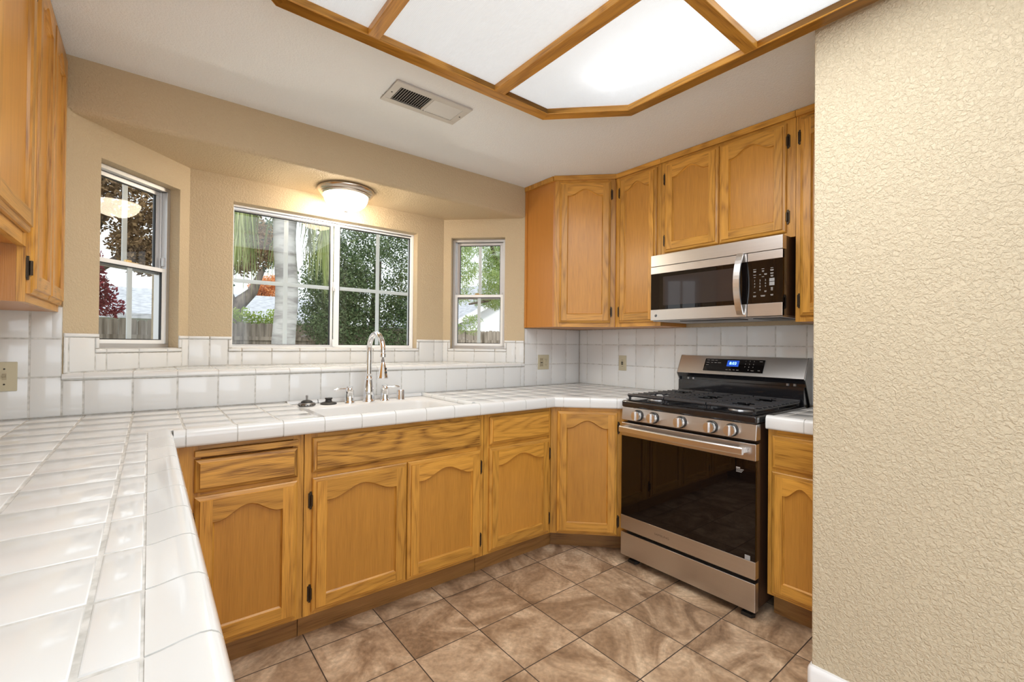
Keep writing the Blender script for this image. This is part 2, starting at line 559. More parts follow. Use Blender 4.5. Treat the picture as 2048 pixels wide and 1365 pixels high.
# ------------------------------------------------------------------ mesh helpers
class MB:
    def __init__(self):
        self.v, self.f, self.m, self.uv, self.smooth = [], [], [], [], []

    def face(self, pts, mat=0, grain=None, seed=(0, 0), smooth=False):
        i0 = len(self.v)
        pts = [Vector(p) for p in pts]
        self.v += [tuple(p) for p in pts]
        self.f.append(list(range(i0, i0 + len(pts))))
        self.m.append(mat)
        self.smooth.append(smooth)
        if grain is None:
            grain = (0, 0, 1)
        g = Vector(grain)
        nn = Vector((0, 0, 0))
        for k in range(1, len(pts) - 1):
            nn += (pts[k] - pts[0]).cross(pts[k + 1] - pts[0])
        if nn.length < 1e-12:
            nn = Vector((0, 0, 1))
        nn.normalize()
        o = nn.cross(g)
        if o.length < 0.2:
            o = Vector((1, 0, 0)) if abs(nn.x) < 0.9 else Vector((0, 1, 0))
        o.normalize()
        self.uv.append([(p.dot(o) + seed[0], p.dot(g) + seed[1]) for p in pts])

    def mesh(self, verts, faces, mat=0, smooth=True):
        i0 = len(self.v)
        self.v += [tuple(p) for p in verts]
        for f in faces:
            self.f.append([i + i0 for i in f])
            self.m.append(mat)
            self.smooth.append(smooth)
            self.uv.append([(0, 0)] * len(f))

    def box(self, x0, x1, y0, y1, z0, z1, mat=0, grain=None, seed=None):
        if seed is None:
            seed = (random.uniform(0, 40), random.uniform(0, 40))
        if grain == 'x': grain = (1, 0, 0)
        if grain == 'y': grain = (0, 1, 0)
        if grain == 'z': grain = (0, 0, 1)
        P = lambda x, y, z: (x, y, z)
        q = [[P(x0, y0, z0), P(x0, y1, z0), P(x1, y1, z0), P(x1, y0, z0)],
             [P(x0, y0, z1), P(x1, y0, z1), P(x1, y1, z1), P(x0, y1, z1)],
             [P(x0, y0, z0), P(x1, y0, z0), P(x1, y0, z1), P(x0, y0, z1)],
             [P(x0, y1, z0), P(x0, y1, z1), P(x1, y1, z1), P(x1, y1, z0)],
             [P(x0, y0, z0), P(x0, y0, z1), P(x0, y1, z1), P(x0, y1, z0)],
             [P(x1, y0, z0), P(x1, y1, z0), P(x1, y1, z1), P(x1, y0, z1)]]
        for f in q:
            self.face(f, mat, grain, seed)

    def prism(self, poly, z0, z1, mat=0, grain=None, seed=(0, 0)):
        """poly: ccw list of (x,y)"""
        n = len(poly)
        self.face([(x, y, z1) for x, y in poly], mat, grain, seed)
        self.face([(x, y, z0) for x, y in reversed(poly)], mat, grain, seed)
        for i in range(n):
            a, b = poly[i], poly[(i + 1) % n]
            self.face([(a[0], a[1], z0), (b[0], b[1], z0), (b[0], b[1], z1), (a[0], a[1], z1)], mat, grain, seed)

    def extrude_profile(self, prof, place, s0, s1, mat=0, cap=True, smooth=False):
        """prof: closed list of 2D points; place(s, a, b) -> 3D point; s0/s1 numbers or functions of (a,b)"""
        n = len(prof)
        fs0 = s0 if callable(s0) else (lambda a, b: s0)
        fs1 = s1 if callable(s1) else (lambda a, b: s1)
        A = [place(fs0(a, b), a, b) for a, b in prof]
        B = [place(fs1(a, b), a, b) for a, b in prof]
        i0 = len(self.v)
        self.v += [tuple(p) for p in A + B]
        for i in range(n):
            j = (i + 1) % n
            self.f.append([i0 + i, i0 + j, i0 + n + j, i0 + n + i])
            self.m.append(mat); self.smooth.append(smooth); self.uv.append([(0, 0)] * 4)
        if cap:
            self.f.append([i0 + i for i in reversed(range(n))])
            self.m.append(mat); self.smooth.append(False); self.uv.append([(0, 0)] * n)
            self.f.append([i0 + n + i for i in range(n)])
            self.m.append(mat); self.smooth.append(False); self.uv.append([(0, 0)] * n)

    def lathe(self, prof, c=(0, 0, 0), seg=32, mat=0, axis='z'):
        V = []
        F = []
        np_ = len(prof)
        for k in range(seg):
            a = 2 * PI * k / seg
            for r, z in prof:
                p = (r * math.cos(a), r * math.sin(a), z)
                if axis == 'y':
                    p = (p[0], p[2], p[1])
                if axis == 'x':
                    p = (p[2], p[0], p[1])
                V.append((p[0] + c[0], p[1] + c[1], p[2] + c[2]))
        for k in range(seg):
            k2 = (k + 1) % seg
            for i in range(np_ - 1):
                if axis == 'y':
                    F.append([k * np_ + i, k * np_ + i + 1, k2 * np_ + i + 1, k2 * np_ + i])
                else:
                    F.append([k * np_ + i, k2 * np_ + i, k2 * np_ + i + 1, k * np_ + i + 1])
        if prof[0][0] > 1e-6:
            F.append([k * np_ for k in range(seg)])
        if prof[-1][0] > 1e-6:
            F.append([k * np_ + np_ - 1 for k in range(seg)])
        self.mesh(V, F, mat, True)

    def tube(self, pts, rad, seg=14, mat=0, cap=True):
        pts = [Vector(p) for p in pts]
        n = len(pts)
        rads = rad if isinstance(rad, (list, tuple)) else [rad] * n
        V, F = [], []
        up = None
        for i, p in enumerate(pts):
            t = (pts[min(i + 1, n - 1)] - pts[max(i - 1, 0)]).normalized()
            if up is None:
                up = Vector((0, 0, 1)) if abs(t.z) < 0.9 else Vector((1, 0, 0))
            a = t.cross(up)
            if a.length < 1e-6:
                a = t.cross(Vector((0.3, 0.8, 0.5)))
            a.normalize()
            b = a.cross(t).normalized()
            up = b
            for k in range(seg):
                an = 2 * PI * k / seg
                V.append(p + rads[i] * (math.cos(an) * a + math.sin(an) * b))
        for i in range(n - 1):
            for k in range(seg):
                k2 = (k + 1) % seg
                F.append([i * seg + k, i * seg + k2, (i + 1) * seg + k2, (i + 1) * seg + k])
        if cap:
            F.append([k for k in reversed(range(seg))])
            F.append([(n - 1) * seg + k for k in range(seg)])
        self.mesh(V, F, mat, True)


def obj(name, mb, mats, parent=None, bevel=0.0, segs=2, sharp=40, merge=False):
    me = bpy.data.meshes.new(name)
    me.from_pydata(mb.v, [], mb.f)
    if not isinstance(mats, (list, tuple)):
        mats = [mats]
    for mt in mats:
        me.materials.append(M[mt] if isinstance(mt, str) else mt)
    uvl = me.uv_layers.new(name='grain')
    k = 0
    for pi, p in enumerate(me.polygons):
        p.material_index = mb.m[pi]
        p.use_smooth = mb.smooth[pi]
        for j, li in enumerate(p.loop_indices):
            uvl.data[li].uv = mb.uv[pi][j]
    me.update()
    if bevel > 0 or merge:
        bm = bmesh.new()
        bm.from_mesh(me)
        bmesh.ops.remove_doubles(bm, verts=bm.verts, dist=1e-5)
        bm.to_mesh(me)
        bm.free()
    if any(mb.smooth):
        try:
            me.set_sharp_from_angle(angle=R(sharp))
        except Exception:
            pass
    o = bpy.data.objects.new(name, me)
    COL.objects.link(o)
    if parent is not None:
        o.parent = parent
    if bevel > 0:
        md = o.modifiers.new('bevel', 'BEVEL')
        md.width = bevel
        md.segments = segs
        md.limit_method = 'ANGLE'
        md.angle_limit = R(35)
        for p in me.polygons:
            p.use_smooth = True
        md.harden_normals = True
    return o


def thing(name, label, cat, loc=(0, 0, 0), rotz=0.0, group=None):
    o = bpy.data.objects.new(name, None)
    o.empty_display_size = 0.1
    COL.objects.link(o)
    o.location = loc
    o.rotation_euler = (0, 0, rotz)
    o['label'] = label
    o['category'] = cat
    if group:
        o['group'] = group
    return o


def tag(o, label, cat, group=None):
    o['label'] = label
    o['category'] = cat
    if group:
        o['group'] = group
    return o


def structure(o):
    o['kind'] = 'structure'
    return o


def sroot(name):
    o = bpy.data.objects.new(name, None)
    COL.objects.link(o)
    o['kind'] = 'structure'
    return o


def text_mb(mb, body, size, place, mat=0, align='CENTER', depth=0.0):
    cu = bpy.data.curves.new('lettering', 'FONT')
    cu.body = body
    cu.size = size
    cu.align_x = align
    cu.align_y = 'CENTER'
    cu.resolution_u = 2
    to = bpy.data.objects.new('lettering', cu)
    COL.objects.link(to)
    dg = bpy.context.evaluated_depsgraph_get()
    me = bpy.data.meshes.new_from_object(to.evaluated_get(dg))
    V = [place(v.co.x, v.co.y) for v in me.vertices]
    F = [list(p.vertices) for p in me.polygons]
    mb.mesh(V, F, mat, False)
    bpy.data.objects.remove(to)
    bpy.data.curves.remove(cu)
    bpy.data.meshes.remove(me)


def clip_half(poly, a, b, c):
    """keep a*x + b*y >= c"""
    out = []
    n = len(poly)
    for i in range(n):
        p, q = poly[i], poly[(i + 1) % n]
        dp = a * p[0] + b * p[1] - c
        dq = a * q[0] + b * q[1] - c
        if dp >= 0:
            out.append(p)
        if (dp >= 0) != (dq >= 0):
            t = dp / (dp - dq)
            out.append((p[0] + t * (q[0] - p[0]), p[1] + t * (q[1] - p[1])))
    return out


def clip_convex(poly, region):
    n = len(region)
    for i in range(n):
        p, q = region[i], region[(i + 1) % n]
        ex, ey = q[0] - p[0], q[1] - p[1]
        a, b = -ey, ex
        poly = clip_half(poly, a, b, a * p[0] + b * p[1])
        if len(poly) < 3:
            return []
    return poly


def inset(poly, d):
    """inset a convex ccw polygon"""
    n = len(poly)
    res = [p for p in poly]
    out = poly
    for i in range(n):
        p, q = poly[i], poly[(i + 1) % n]
        ex, ey = q[0] - p[0], q[1] - p[1]
        L = math.hypot(ex, ey)
        if L < 1e-6:
            continue
        a, b = -ey / L, ex / L
        out = clip_half(out, a, b, a * p[0] + b * p[1] + d)
        if len(out) < 3:
            return []
    return out


def dedupe(poly, eps=2e-4):
    o = []
    for p in poly:
        if not o or math.hypot(p[0] - o[-1][0], p[1] - o[-1][1]) > eps:
            o.append(p)
    if len(o) > 1 and math.hypot(o[0][0] - o[-1][0], o[0][1] - o[-1][1]) <= eps:
        o.pop()
    return o


def lines(phase, pitch, lo, hi):
    k0 = math.floor((lo - phase) / pitch)
    k1 = math.ceil((hi - phase) / pitch)
    return [phase + k * pitch for k in range(k0, k1 + 1)]


def tile_field(mb, place, region, ul, vl, gap=0.006, h=0.006, bev=0.0022, back=0.0):
    """glazed tiles clipped to a convex region; place(u,v,n)"""
    for i in range(len(ul) - 1):
        for j in range(len(vl) - 1):
            c = [(ul[i], vl[j]), (ul[i + 1], vl[j]), (ul[i + 1], vl[j + 1]), (ul[i], vl[j + 1])]
            c = dedupe(clip_convex(c, region))
            if len(c) < 3:
                continue
            one_tile(mb, place, c, gap, h, bev)
    # grout bed
    mb.face([place(u, v, h * 0.72) for u, v in region], 1)


def one_tile(mb, place, c, gap=0.0045, h=0.006, bev=0.0025):
    p0 = dedupe(inset(c, gap / 2))
    if len(p0) < 3:
        return
    rings = [(0.0, 0.0), (0.0, h - bev), (bev * 0.35, h - bev * 0.3), (bev * 1.2, h)]
    polys = []
    for d, z in rings:
        q = dedupe(inset(p0, d), 1e-5) if d > 0 else p0
        if len(q) != len(p0):
            return
        polys.append([place(u, v, z) for u, v in q])
    n = len(p0)
    i0 = len(mb.v)
    for q in polys:
        mb.v += [tuple(p) for p in q]
    for r in range(3):
        for k in range(n):
            k2 = (k + 1) % n
            mb.f.append([i0 + r * n + k, i0 + r * n + k2, i0 + (r + 1) * n + k2, i0 + (r + 1) * n + k])
            mb.m.append(0); mb.smooth.append(True); mb.uv.append([(0, 0)] * 4)
    mb.f.append([i0 + 3 * n + k for k in range(n)])
    mb.m.append(0); mb.smooth.append(False); mb.uv.append([(0, 0)] * n)

# ================================================================== SETTING
# floor
b = MB()
b.face([(-3.5, -4, 0), (2.95, -4, 0), (2.95, 3.2, 0), (-3.5, 3.2, 0)])
structure(obj('floor', b, 'floor'))

# ceiling with the recess of the light panel
LX0, LX1, LY0, LY1, LCH = 0.045, 1.83, -0.08, 1.677, 0.30
b = MB()
X0, X1, Y0, Y1 = -3.5, 2.95, -4.0, 2.63
for (xa, xb, ya, yb) in ((X0, LX0, Y0, Y1), (LX1, X1, Y0, Y1), (LX0, LX1, LY1, Y1), (LX0, LX1, Y0, LY0)):
    b.face([(xa, ya, CEIL), (xa, yb, CEIL), (xb, yb, CEIL), (xb, ya, CEIL)])
    b.face([(xa, ya, CEIL + .3), (xb, ya, CEIL + .3), (xb, yb, CEIL + .3), (xa, yb, CEIL + .3)])
for cx, sx in ((LX0, 1), (LX1, -1)):
    for cy, sy in ((LY0, 1), (LY1, -1)):
        b.face([(cx, cy, CEIL), (cx + sx * LCH, cy, CEIL), (cx, cy + sy * LCH, CEIL)])
# recess box
b.face([(LX0, LY0, CEIL + .2), (LX0, LY1, CEIL + .2), (LX1, LY1, CEIL + .2), (LX1, LY0, CEIL + .2)])
for p, q in (((LX0, LY0), (LX1, LY0)), ((LX1, LY0), (LX1, LY1)), ((LX1, LY1), (LX0, LY1)), ((LX0, LY1), (LX0, LY0))):
    b.face([(*p, CEIL), (*q, CEIL), (*q, CEIL + .2), (*p, CEIL + .2)])
structure(obj('ceiling', b, 'ceiling'))

# back wall: left of the bay, below it, right of it
b = MB()
YB = YS + 0.006
b.box(-0.76, BL[0], YB, 2.78, 0, CEIL)
b.box(BL[0], BR[0], YB, 3.22, 0, 1.068)
b.box(BR[0], 2.96, YB, 2.78, 0, CEIL)
structure(obj('wall_back', b, 'wall'))
# header above the bay with a rounded lower edge
b = MB()
prof = [(YS, CEIL)]
for k in range(7):
    a = k / 6 * PI / 2
    prof.append((YS + 0.025 - 0.025 * math.cos(a), BAYC + 0.025 - 0.025 * math.sin(a)))
prof += [(2.80, BAYC), (2.80, CEIL)]
b.extrude_profile(prof, lambda s, y, z: (s, y, z), -0.299, 2.209, 0, True, False)
structure(obj('wall_header', b, 'wall'))
b = MB()
b.box(-0.40, 2.35, 2.80, 3.25, BAYC, BAYC + 0.12)
structure(obj('ceiling_bay', b, 'wall'))

WT = 0.16
def frame_of(p, q):
    d = Vector((q[0] - p[0], q[1] - p[1], 0))
    L = d.length
    d.normalize()
    out = Vector((-d.y, d.x, 0))      # outward (away from the room)
    return d, out, L

def wall_open(name, p, q, s0, s1, z0, z1, e0=0.0, e1=0.0):
    d, out, L = frame_of(p, q)
    root_rot = math.atan2(d.y, d.x)
    b = MB()
    b.box(-e0, s0, 0, WT, LEDGE - 0.012, BAYC + .02)
    b.box(s1, L + e1, 0, WT, LEDGE - 0.012, BAYC + .02)
    b.box(s0, s1, 0, WT, LEDGE - 0.012, z0)
    b.box(s0, s1, 0, WT, z1, BAYC + .02)
    o = obj(name, b, 'wall')
    o.location = (p[0], p[1], 0)
    o.rotation_euler = (0, 0, root_rot)
    return structure(o)

WZ0, WZ1 = 1.198, 2.05
S2 = math.sqrt(2)
LEN_S = 0.445 * S2
wall_open('wall_bay_left', BL, BLC, 0.146, 0.566, WZ0, WZ1, 0, 0.06)
wall_open('wall_bay_center', BLC, BRC, 0.207, 1.378, WZ0, WZ1, 0.05, 0.05)
wall_open('wall_bay_right', BRC, BR, LEN_S - 0.571, LEN_S - 0.153, WZ0, WZ1, 0.06, 0)

# stove wall, near partition, left wall and an added, unseen dining side, open for the fill lights
b = MB(); b.box(XW + .006, 2.96, 0.613, 2.78, 0, CEIL); structure(obj('wall_right', b, 'wall'))
b = MB(); b.box(1.90, 2.96, -4.0, 0.613, 0, CEIL)
structure(obj('wall_near_right', b, 'wall_rough', bevel=0.006))
b = MB(); b.box(-0.76, -0.63, 0.20, 2.626, 0, CEIL); structure(obj('wall_left', b, 'wall'))
b = MB(); b.box(-3.5, -0.76, 0.20, 0.32, 0, CEIL); structure(obj('wall_dining_back', b, 'bounce_wall'))
b = MB()
b.box(-3.5, -1.35, -4.12, -4.0, 0, CEIL); b.box(1.55, 2.0, -4.12, -4.0, 0, CEIL); b.box(-1.35, 1.55, -4.12, -4.0, 2.38, CEIL); b.box(-1.35, 1.55, -4.12, -4.0, 0, 0.3)
structure(obj('wall_rear', b, 'bounce_wall'))
b = MB()
b.box(-3.62, -3.5, -4.12, -2.85, 0, CEIL); b.box(-3.62, -3.5, -0.35, 0.32, 0, CEIL); b.box(-3.62, -3.5, -2.85, -0.35, 2.25, CEIL); b.box(-3.62, -3.5, -2.85, -0.35, 0, 0.45)
structure(obj('wall_far_left', b, 'bounce_wall'))

# baseboard along the near partition, wrapping round its bullnose corner
b = MB()
prof = [(0, 0), (0.013, 0), (0.013, 0.062), (0.010, 0.072), (0.005, 0.078), (0.004, 0.083), (0, 0.083)]
path = [(1.90, -3.99)]
for k in range(7):
    a = PI - k / 6 * PI / 2
    path.append((1.906 + 0.006 * math.cos(a), 0.607 + 0.006 * math.sin(a)))
path.append((2.2, 0.613))
outs = []
for i in range(len(path)):
    p0, p1 = path[max(0, i - 1)], path[min(len(path) - 1, i + 1)]
    dx, dy = p1[0] - p0[0], p1[1] - p0[1]
    L = math.hypot(dx, dy)
    outs.append((-dy / L, dx / L))
V, F = [], []
for (px, py), (ox, oy) in zip(path, outs):
    for a, z in prof:
        V.append((px + ox * a, py + oy * a, z))
n = len(prof)
for i in range(len(path) - 1):
    for k in range(n - 1):
        F.append([i * n + k, i * n + k + 1, (i + 1) * n + k + 1, (i + 1) * n + k])
b.mesh(V, F, 0, True)
structure(obj('baseboard_right', b, 'white_paint', sharp=25))

# ------------------------------------------------------------------ windows
def ring(b, x0, x1, z0, z1, w, y0, y1, mat=0):
    b.box(x0, x1, y0, y1, z0, z0 + w, mat)
    b.box(x0, x1, y0, y1, z1 - w, z1, mat)
    b.box(x0, x0 + w, y0, y1, z0 + w, z1 - w, mat)
    b.box(x1 - w, x1, y0, y1, z0 + w, z1 - w, mat)

def pane(b, x0, x1, z0, z1, y):
    b.face([(x0, y, z0), (x1, y, z0), (x1, y, z1), (x0, y, z1)])

def win_root(name, p, q, s0):
    d, out, L = frame_of(p, q)
    r = sroot(name)
    r.location = (p[0] + d.x * s0, p[1] + d.y * s0, WZ0)
    r.rotation_euler = (0, 0, math.atan2(d.y, d.x))
    return r

def frame4(b, x0, x1, z0, z1, wl_, wr_, wb_, wt_, y0, y1, mat=0):
    b.box(x0, x1, y0, y1, z0, z0 + wb_, mat)
    b.box(x0, x1, y0, y1, z1 - wt_, z1, mat)
    b.box(x0, x0 + wl_, y0, y1, z0 + wb_, z1 - wt_, mat)
    b.box(x1 - wr_, x1, y0, y1, z0 + wb_, z1 - wt_, mat)

def slider_window():
    r = win_root('window_1', BLC, BRC, 0.207)
    W, H = 1.171, WZ1 - WZ0
    b = MB(); frame4(b, 0.001, W - .001, 0.001, H - .001, .009, .020, .010, .012, 0.060, 0.120)
    obj('window_frame', b, 'vinyl_white', r, bevel=0.002)
    b = MB()
    b.box(.011, W - .023, .072, .084, H - .028, H - .0135); b.box(.011, W - .023, .094, .112, H - .030, H - .0135)
    obj('track', b, 'alu', r)
    xm = W * 0.515
    for left in (True, False):
        x0, x1, y0 = (.010, xm - .012, .086) if left else (xm - .010, W - .021, .066)
        wl_, wr_ = (.004, .016) if left else (.034, .006)
        z0, z1 = .011, H - .022
        b = MB(); frame4(b, x0, x1, z0, z1, wl_, wr_, .010, .008, y0, y0 + .018)
        s_ = obj('sash', b, 'vinyl_white', r, bevel=0.0015)
        gx0, gx1, gz0, gz1 = x0 + wl_, x1 - wr_, z0 + .010, z1 - .008
        b = MB(); frame4(b, gx0, gx1, gz0, gz1, .002 if left else .004, .007 if left else .005, .003, .006, y0 + .002, y0 + .013)
        obj('gasket', b, 'gasket', s_)
        b = MB(); pane(b, gx0 + .001, gx1 - .001, gz0 + .001, gz1 - .001, y0 + .006)
        obj('pane', b, 'glass', s_)
        b = MB()
        xc = (gx0 + gx1) / 2 + (.012 if not left else .006)
        b.box(xc - .0125, xc + .0125, y0 + .008, y0 + .013, gz0 + .003, gz1 - .006)
        zc = H * 0.475
        b.box(gx0 + .005, xc - .0125, y0 + .008, y0 + .013, zc - .012, zc + .012)
        b.box(xc + .0125, gx1 - .006, y0 + .008, y0 + .013, zc - .012, zc + .012)
        obj('muntin', b, 'vinyl_white', s_)
    b = MB(); b.box(xm - .020, xm - .004, .048, .066, H * .45, H * .45 + .06); b.box(xm - .016, xm - .008, .040, .048, H * .45 + .012, H * .45 + .045)
    obj('latch', b, 'vinyl_white', r, bevel=0.002)
    b = MB(); b.box(xm - .020, xm - .006, .052, .066, .012, .06)
    obj('sash_stop', b, 'vinyl_white', r, bevel=0.002)

def hung_window(name, p, q, s0, W):
    r = win_root(name, p, q, s0)
    H = WZ1 - WZ0
    b = MB(); ring(b, .001, W - .001, .002, H - .001, .020, .056, .125)
    b.box(.021, .030, .085, .120, .02, H - .02); b.box(W - .030, W - .021, .085, .120, .02, H - .02)
    obj('window_frame', b, 'alu', r, bevel=0.002)
    zm = H * 0.475
    for nm, z0, z1, y0 in (('lower_sash', .022, zm + .016, .060), ('upper_sash', zm - .016, H - .022, .092)):
        w = .020
        b = MB(); ring(b, .020 if y0 < .08 else .030, W - (.020 if y0 < .08 else .030), z0, z1, w, y0, y0 + .020)
        s = obj(nm, b, 'vinyl_white' if y0 < .08 else 'alu', r, bevel=0.0015)
        a = (.020 if y0 < .08 else .030) + w
        b = MB(); ring(b, a, W - a, z0 + w, z1 - w, .004, y0 + .003, y0 + .014)
        obj('gasket', b, 'gasket', s)
        b = MB(); pane(b, a + .001, W - a - .001, z0 + w + .001, z1 - w - .001, y0 + .009)
        obj('pane', b, 'glass', s)
        b = MB(); b.box(W / 2 - .012, W / 2 + .012, y0 + .011, y0 + .017, z0 + w + .001, z1 - w - .001)
        obj('muntin', b, 'vinyl_white', s)
    b = MB(); b.box(W / 2 - .035, W / 2 + .035, .060, .076, zm + .016, zm + .019)
    b.box(W / 2 - .03, W / 2 + .0, .062, .074, zm + .019, zm + .027)
    obj('latch', b, 'brass', r, bevel=0.001)
    b = MB(); b.box(.021, .030, .066, .080, zm + .03, zm + .075); b.box(W - .030, W - .021, .066, .080, zm + .03, zm + .075)
    obj('tilt_clip', b, 'alu', r, bevel=0.001)

slider_window()
hung_window('window_2', BL, BLC, 0.146, 0.420)
hung_window('window_3', BRC, BR, LEN_S - 0.571, 0.418)

# ================================================================== TILE
TP = 0.1595
def bx(u, v, n):
    return (u, YB - .0008 - n, v)

def rect(a, b_, c, d):
    return [(a, c), (b_, c), (b_, d), (a, d)]

UL = lines(-0.055, TP, -0.8, 3.0)
b = MB()
tile_field(b, bx, rect(-0.626, -0.2797, CT, 1.372), UL, [CT, 1.083, 1.240, 1.40])
one_tile(b, bx, rect(-0.314, -0.2795, 1.243, 1.372), .003, .0085, .006)
tile_field(b, bx, rect(-0.2795, 2.214, CT, 1.0675), UL, [CT, 1.20])
tag(obj('tile_backsplash', b, ['tile', 'grout']), 'white square tile backsplash on the window wall behind the sink faucet', 'backsplash')
b = MB()
tile_field(b, bx, rect(2.214, XW + .006, CT, 1.358), UL, [CT, 1.083, 1.240, 1.40])
one_tile(b, bx, rect(2.2145, 2.250, 1.243, 1.357), .003, .0085, .006)
tag(obj('tile_backsplash', b, ['tile', 'grout']), 'white square tile backsplash around the double outlet under the corner wall cabinet', 'backsplash')

def rx(u, v, n):
    return (XW + .0052 - n, -u, v)
b = MB()
tile_field(b, rx, rect(-2.614, -0.616, CT, 1.36), lines(-2.53, TP, -2.9, -0.4), [CT, 1.083, 1.240, 1.40])
tag(obj('tile_backsplash', b, ['tile', 'grout']), 'white square tile backsplash on the wall behind the gas range', 'backsplash')

# ledge of the bay
b = MB()
def lg(u, v, n):
    return (u, v, LEDGE - 0.006 + n)
tile_field(b, lg, [(-0.23, 2.672), (2.16, 2.672), (1.765, 3.065), (0.165, 3.065)], UL, [2.672, 2.83, 2.988, 3.15])
prof = [(2.672, 1.070), (2.672, LEDGE), (2.630, LEDGE), (2.620, LEDGE - .003), (2.613, LEDGE - .010), (2.611, LEDGE - .018), (2.611, 1.076), (2.613, 1.074), (2.619, 1.074), (2.619, 1.070)]
us = [u for u in UL if -0.26 < u < 2.20]
us = [-0.28] + us + [2.21]
for k in range(len(us) - 1):
    b.extrude_profile(prof, lambda s, y, z: (s, y, z), us[k] + (.002 if k else 0), us[k + 1] - .002, 0, True, True)
prof2 = [(y + .0015, z - .0015) for y, z in prof]
b.extrude_profile(prof2, lambda s, y, z: (s, y, z), -0.279, 2.209, 1)
tag(obj('window_ledge', b, ['tile', 'grout'], sharp=50), 'white tiled ledge with rounded front edge below the three bay windows', 'window ledge')

def bay_strip(p, q, s0, s1, label, phase):
    d, out, L = frame_of(p, q)
    b = MB()
    pl = lambda u, v, n: (p[0] + d.x * u - out.x * (n + .0008), p[1] + d.y * u - out.y * (n + .0008), v)
    ul = lines(phase, 0.158, -.3, L + .3)
    zt, zs = 1.266, WZ0
    tile_field(b, pl, rect(0.001, s0 - .018, LEDGE, zt - .018), ul, [LEDGE, 1.4])
    tile_field(b, pl, rect(s1 + .018, L - .001, LEDGE, zt - .018), ul, [LEDGE, 1.4])
    tile_field(b, pl, rect(s0 - .018, s1 + .018, LEDGE, zs - .020), ul, [LEDGE, 1.4])
    cuts = [u for u in ul if s0 + .02 < u < s1 - .02]
    uu_ = [s0 - .018] + cuts + [s1 + .018]
    for k in range(len(uu_) - 1):
        one_tile(b, pl, rect(uu_[k], uu_[k + 1], zs - .020, zs + .001), .003, .009, .006)
    for a0, a1 in ((0.001, s0), (s1, L - .001)):
        cu = [a0] + [u for u in ul if a0 + .02 < u < a1 - .02] + [a1]
        for k in range(len(cu) - 1):
            one_tile(b, pl, rect(cu[k], cu[k + 1], zt - .019, zt), .003, .009, .006)
    one_tile(b, pl, rect(s0 - .018, s0 + .001, zs, zt - .018), .003, .009, .006)
    one_tile(b, pl, rect(s1 - .001, s1 + .018, zs, zt - .018), .003, .009, .006)
    # sill inside the opening
    cu = [s0 + .001] + cuts + [s1 - .001]
    for k in range(len(cu) - 1):
        sl = lambda u, v, n: (p[0] + d.x * u + out.x * v, p[1] + d.y * u + out.y * v, WZ0 + .0008 + n)
        one_tile(b, sl, rect(cu[k], cu[k + 1], 0.001, 0.058), .003, .002, .0015)
    tag(obj('tile_backsplash', b, ['tile', 'grout'], sharp=50), label, 'backsplash')

bay_strip(BL, BLC, 0.146, 0.566, 'low white tile border under the left angled bay window', 0.02)
bay_strip(BLC, BRC, 0.207, 1.378, 'low white tile border under the wide middle bay window', 0.10)
bay_strip(BRC, BR, LEN_S - 0.571, LEN_S - 0.153, 'low white tile border under the right angled bay window', 0.09)

# ------------------------------------------------------------------ countertops
CAP = [(0.068, .900), (0.068, .9195), (0.055, .9208), (0.036, .9245), (0.022, .9262), (0.012, .9250), (0.005, .9205), (0.0005, .912),
       (0, .900), (0, .874), (0.002, .867), (0.007, .864), (0.030, .864), (0.030, .900)]
CAPG = [(min(d + .0016, .068), z - .0016 if z > .87 else z + .0012) for d, z in CAP]

def cap_run(b, p, q, breaks, m0=0.0, m1=0.0):
    """edge trim along p->q; the counter lies to the left of the direction"""
    d, inn, L = frame_of(p, q)
    place = lambda s, a, z: (p[0] + d.x * s + inn.x * a, p[1] + d.y * s + inn.y * a, z)
    ss = [0] + [s for s in breaks if .012 < s < L - .012] + [L]
    for k in range(len(ss) - 1):
        g0 = 0.0 if k == 0 else 0.002
        g1 = 0.0 if k == len(ss) - 2 else 0.002
        a0 = (lambda a, z, s=ss[k] + g0, m=(m0 if k == 0 else 0): s - m * a)
        a1 = (lambda a, z, s=ss[k + 1] - g1, m=(m1 if k == len(ss) - 2 else 0): s + m * a)
        b.extrude_profile(CAP, place, a0, a1, 0, True, True)
    b.extrude_profile(CAPG, place, lambda a, z: 0.0005 - m0 * a, lambda a, z: L - 0.0005 + m1 * a, 1, True, False)

def ct(u, v, n):
    return (u, v, CT - 0.006 + n)

b = MB()
GX = lines(0.1035, 0.1555, -0.8, 3.0)
GY = [1.5, 1.688, 1.846, 2.004, 2.161, 2.319, 2.476, 2.70]
YI = 2.004      # inner line of the front edge trim (back run)
YF = 1.945      # front edge of the back run
T225 = math.tan(R(22.5))
# peninsula run on the left
GXL = [-0.70, -0.5275, -0.369, -0.2105, -0.052, 0.0]
tile_field(b, ct, rect(-0.626, 0.0, 0.25, YI), GXL, lines(0.584, 0.1578, 0.1, 2.0)[:-1] + [YI])
cap_run(b, (0.068, 0.25), (0.068, 2.000), lines(0.334, 0.1578, 0, 2.0))
# back run left of the sink, right of the sink, and the part beyond the diagonal
GXB = [-0.70, -0.5275, -0.369, -0.2105, -0.052] + [x for x in GX if x > 0]
tile_field(b, ct, rect(-0.626, 0.565, YI, YB - .007), GXB, GY)
tile_field(b, ct, rect(1.372, XW - .001, YI, YB - .007), [1.372] + [x for x in GX if x > 1.40], GY)
dgx = 0.068 / math.cos(R(45))
s45 = 2 ** -.5
Cc = (1.884, YF)
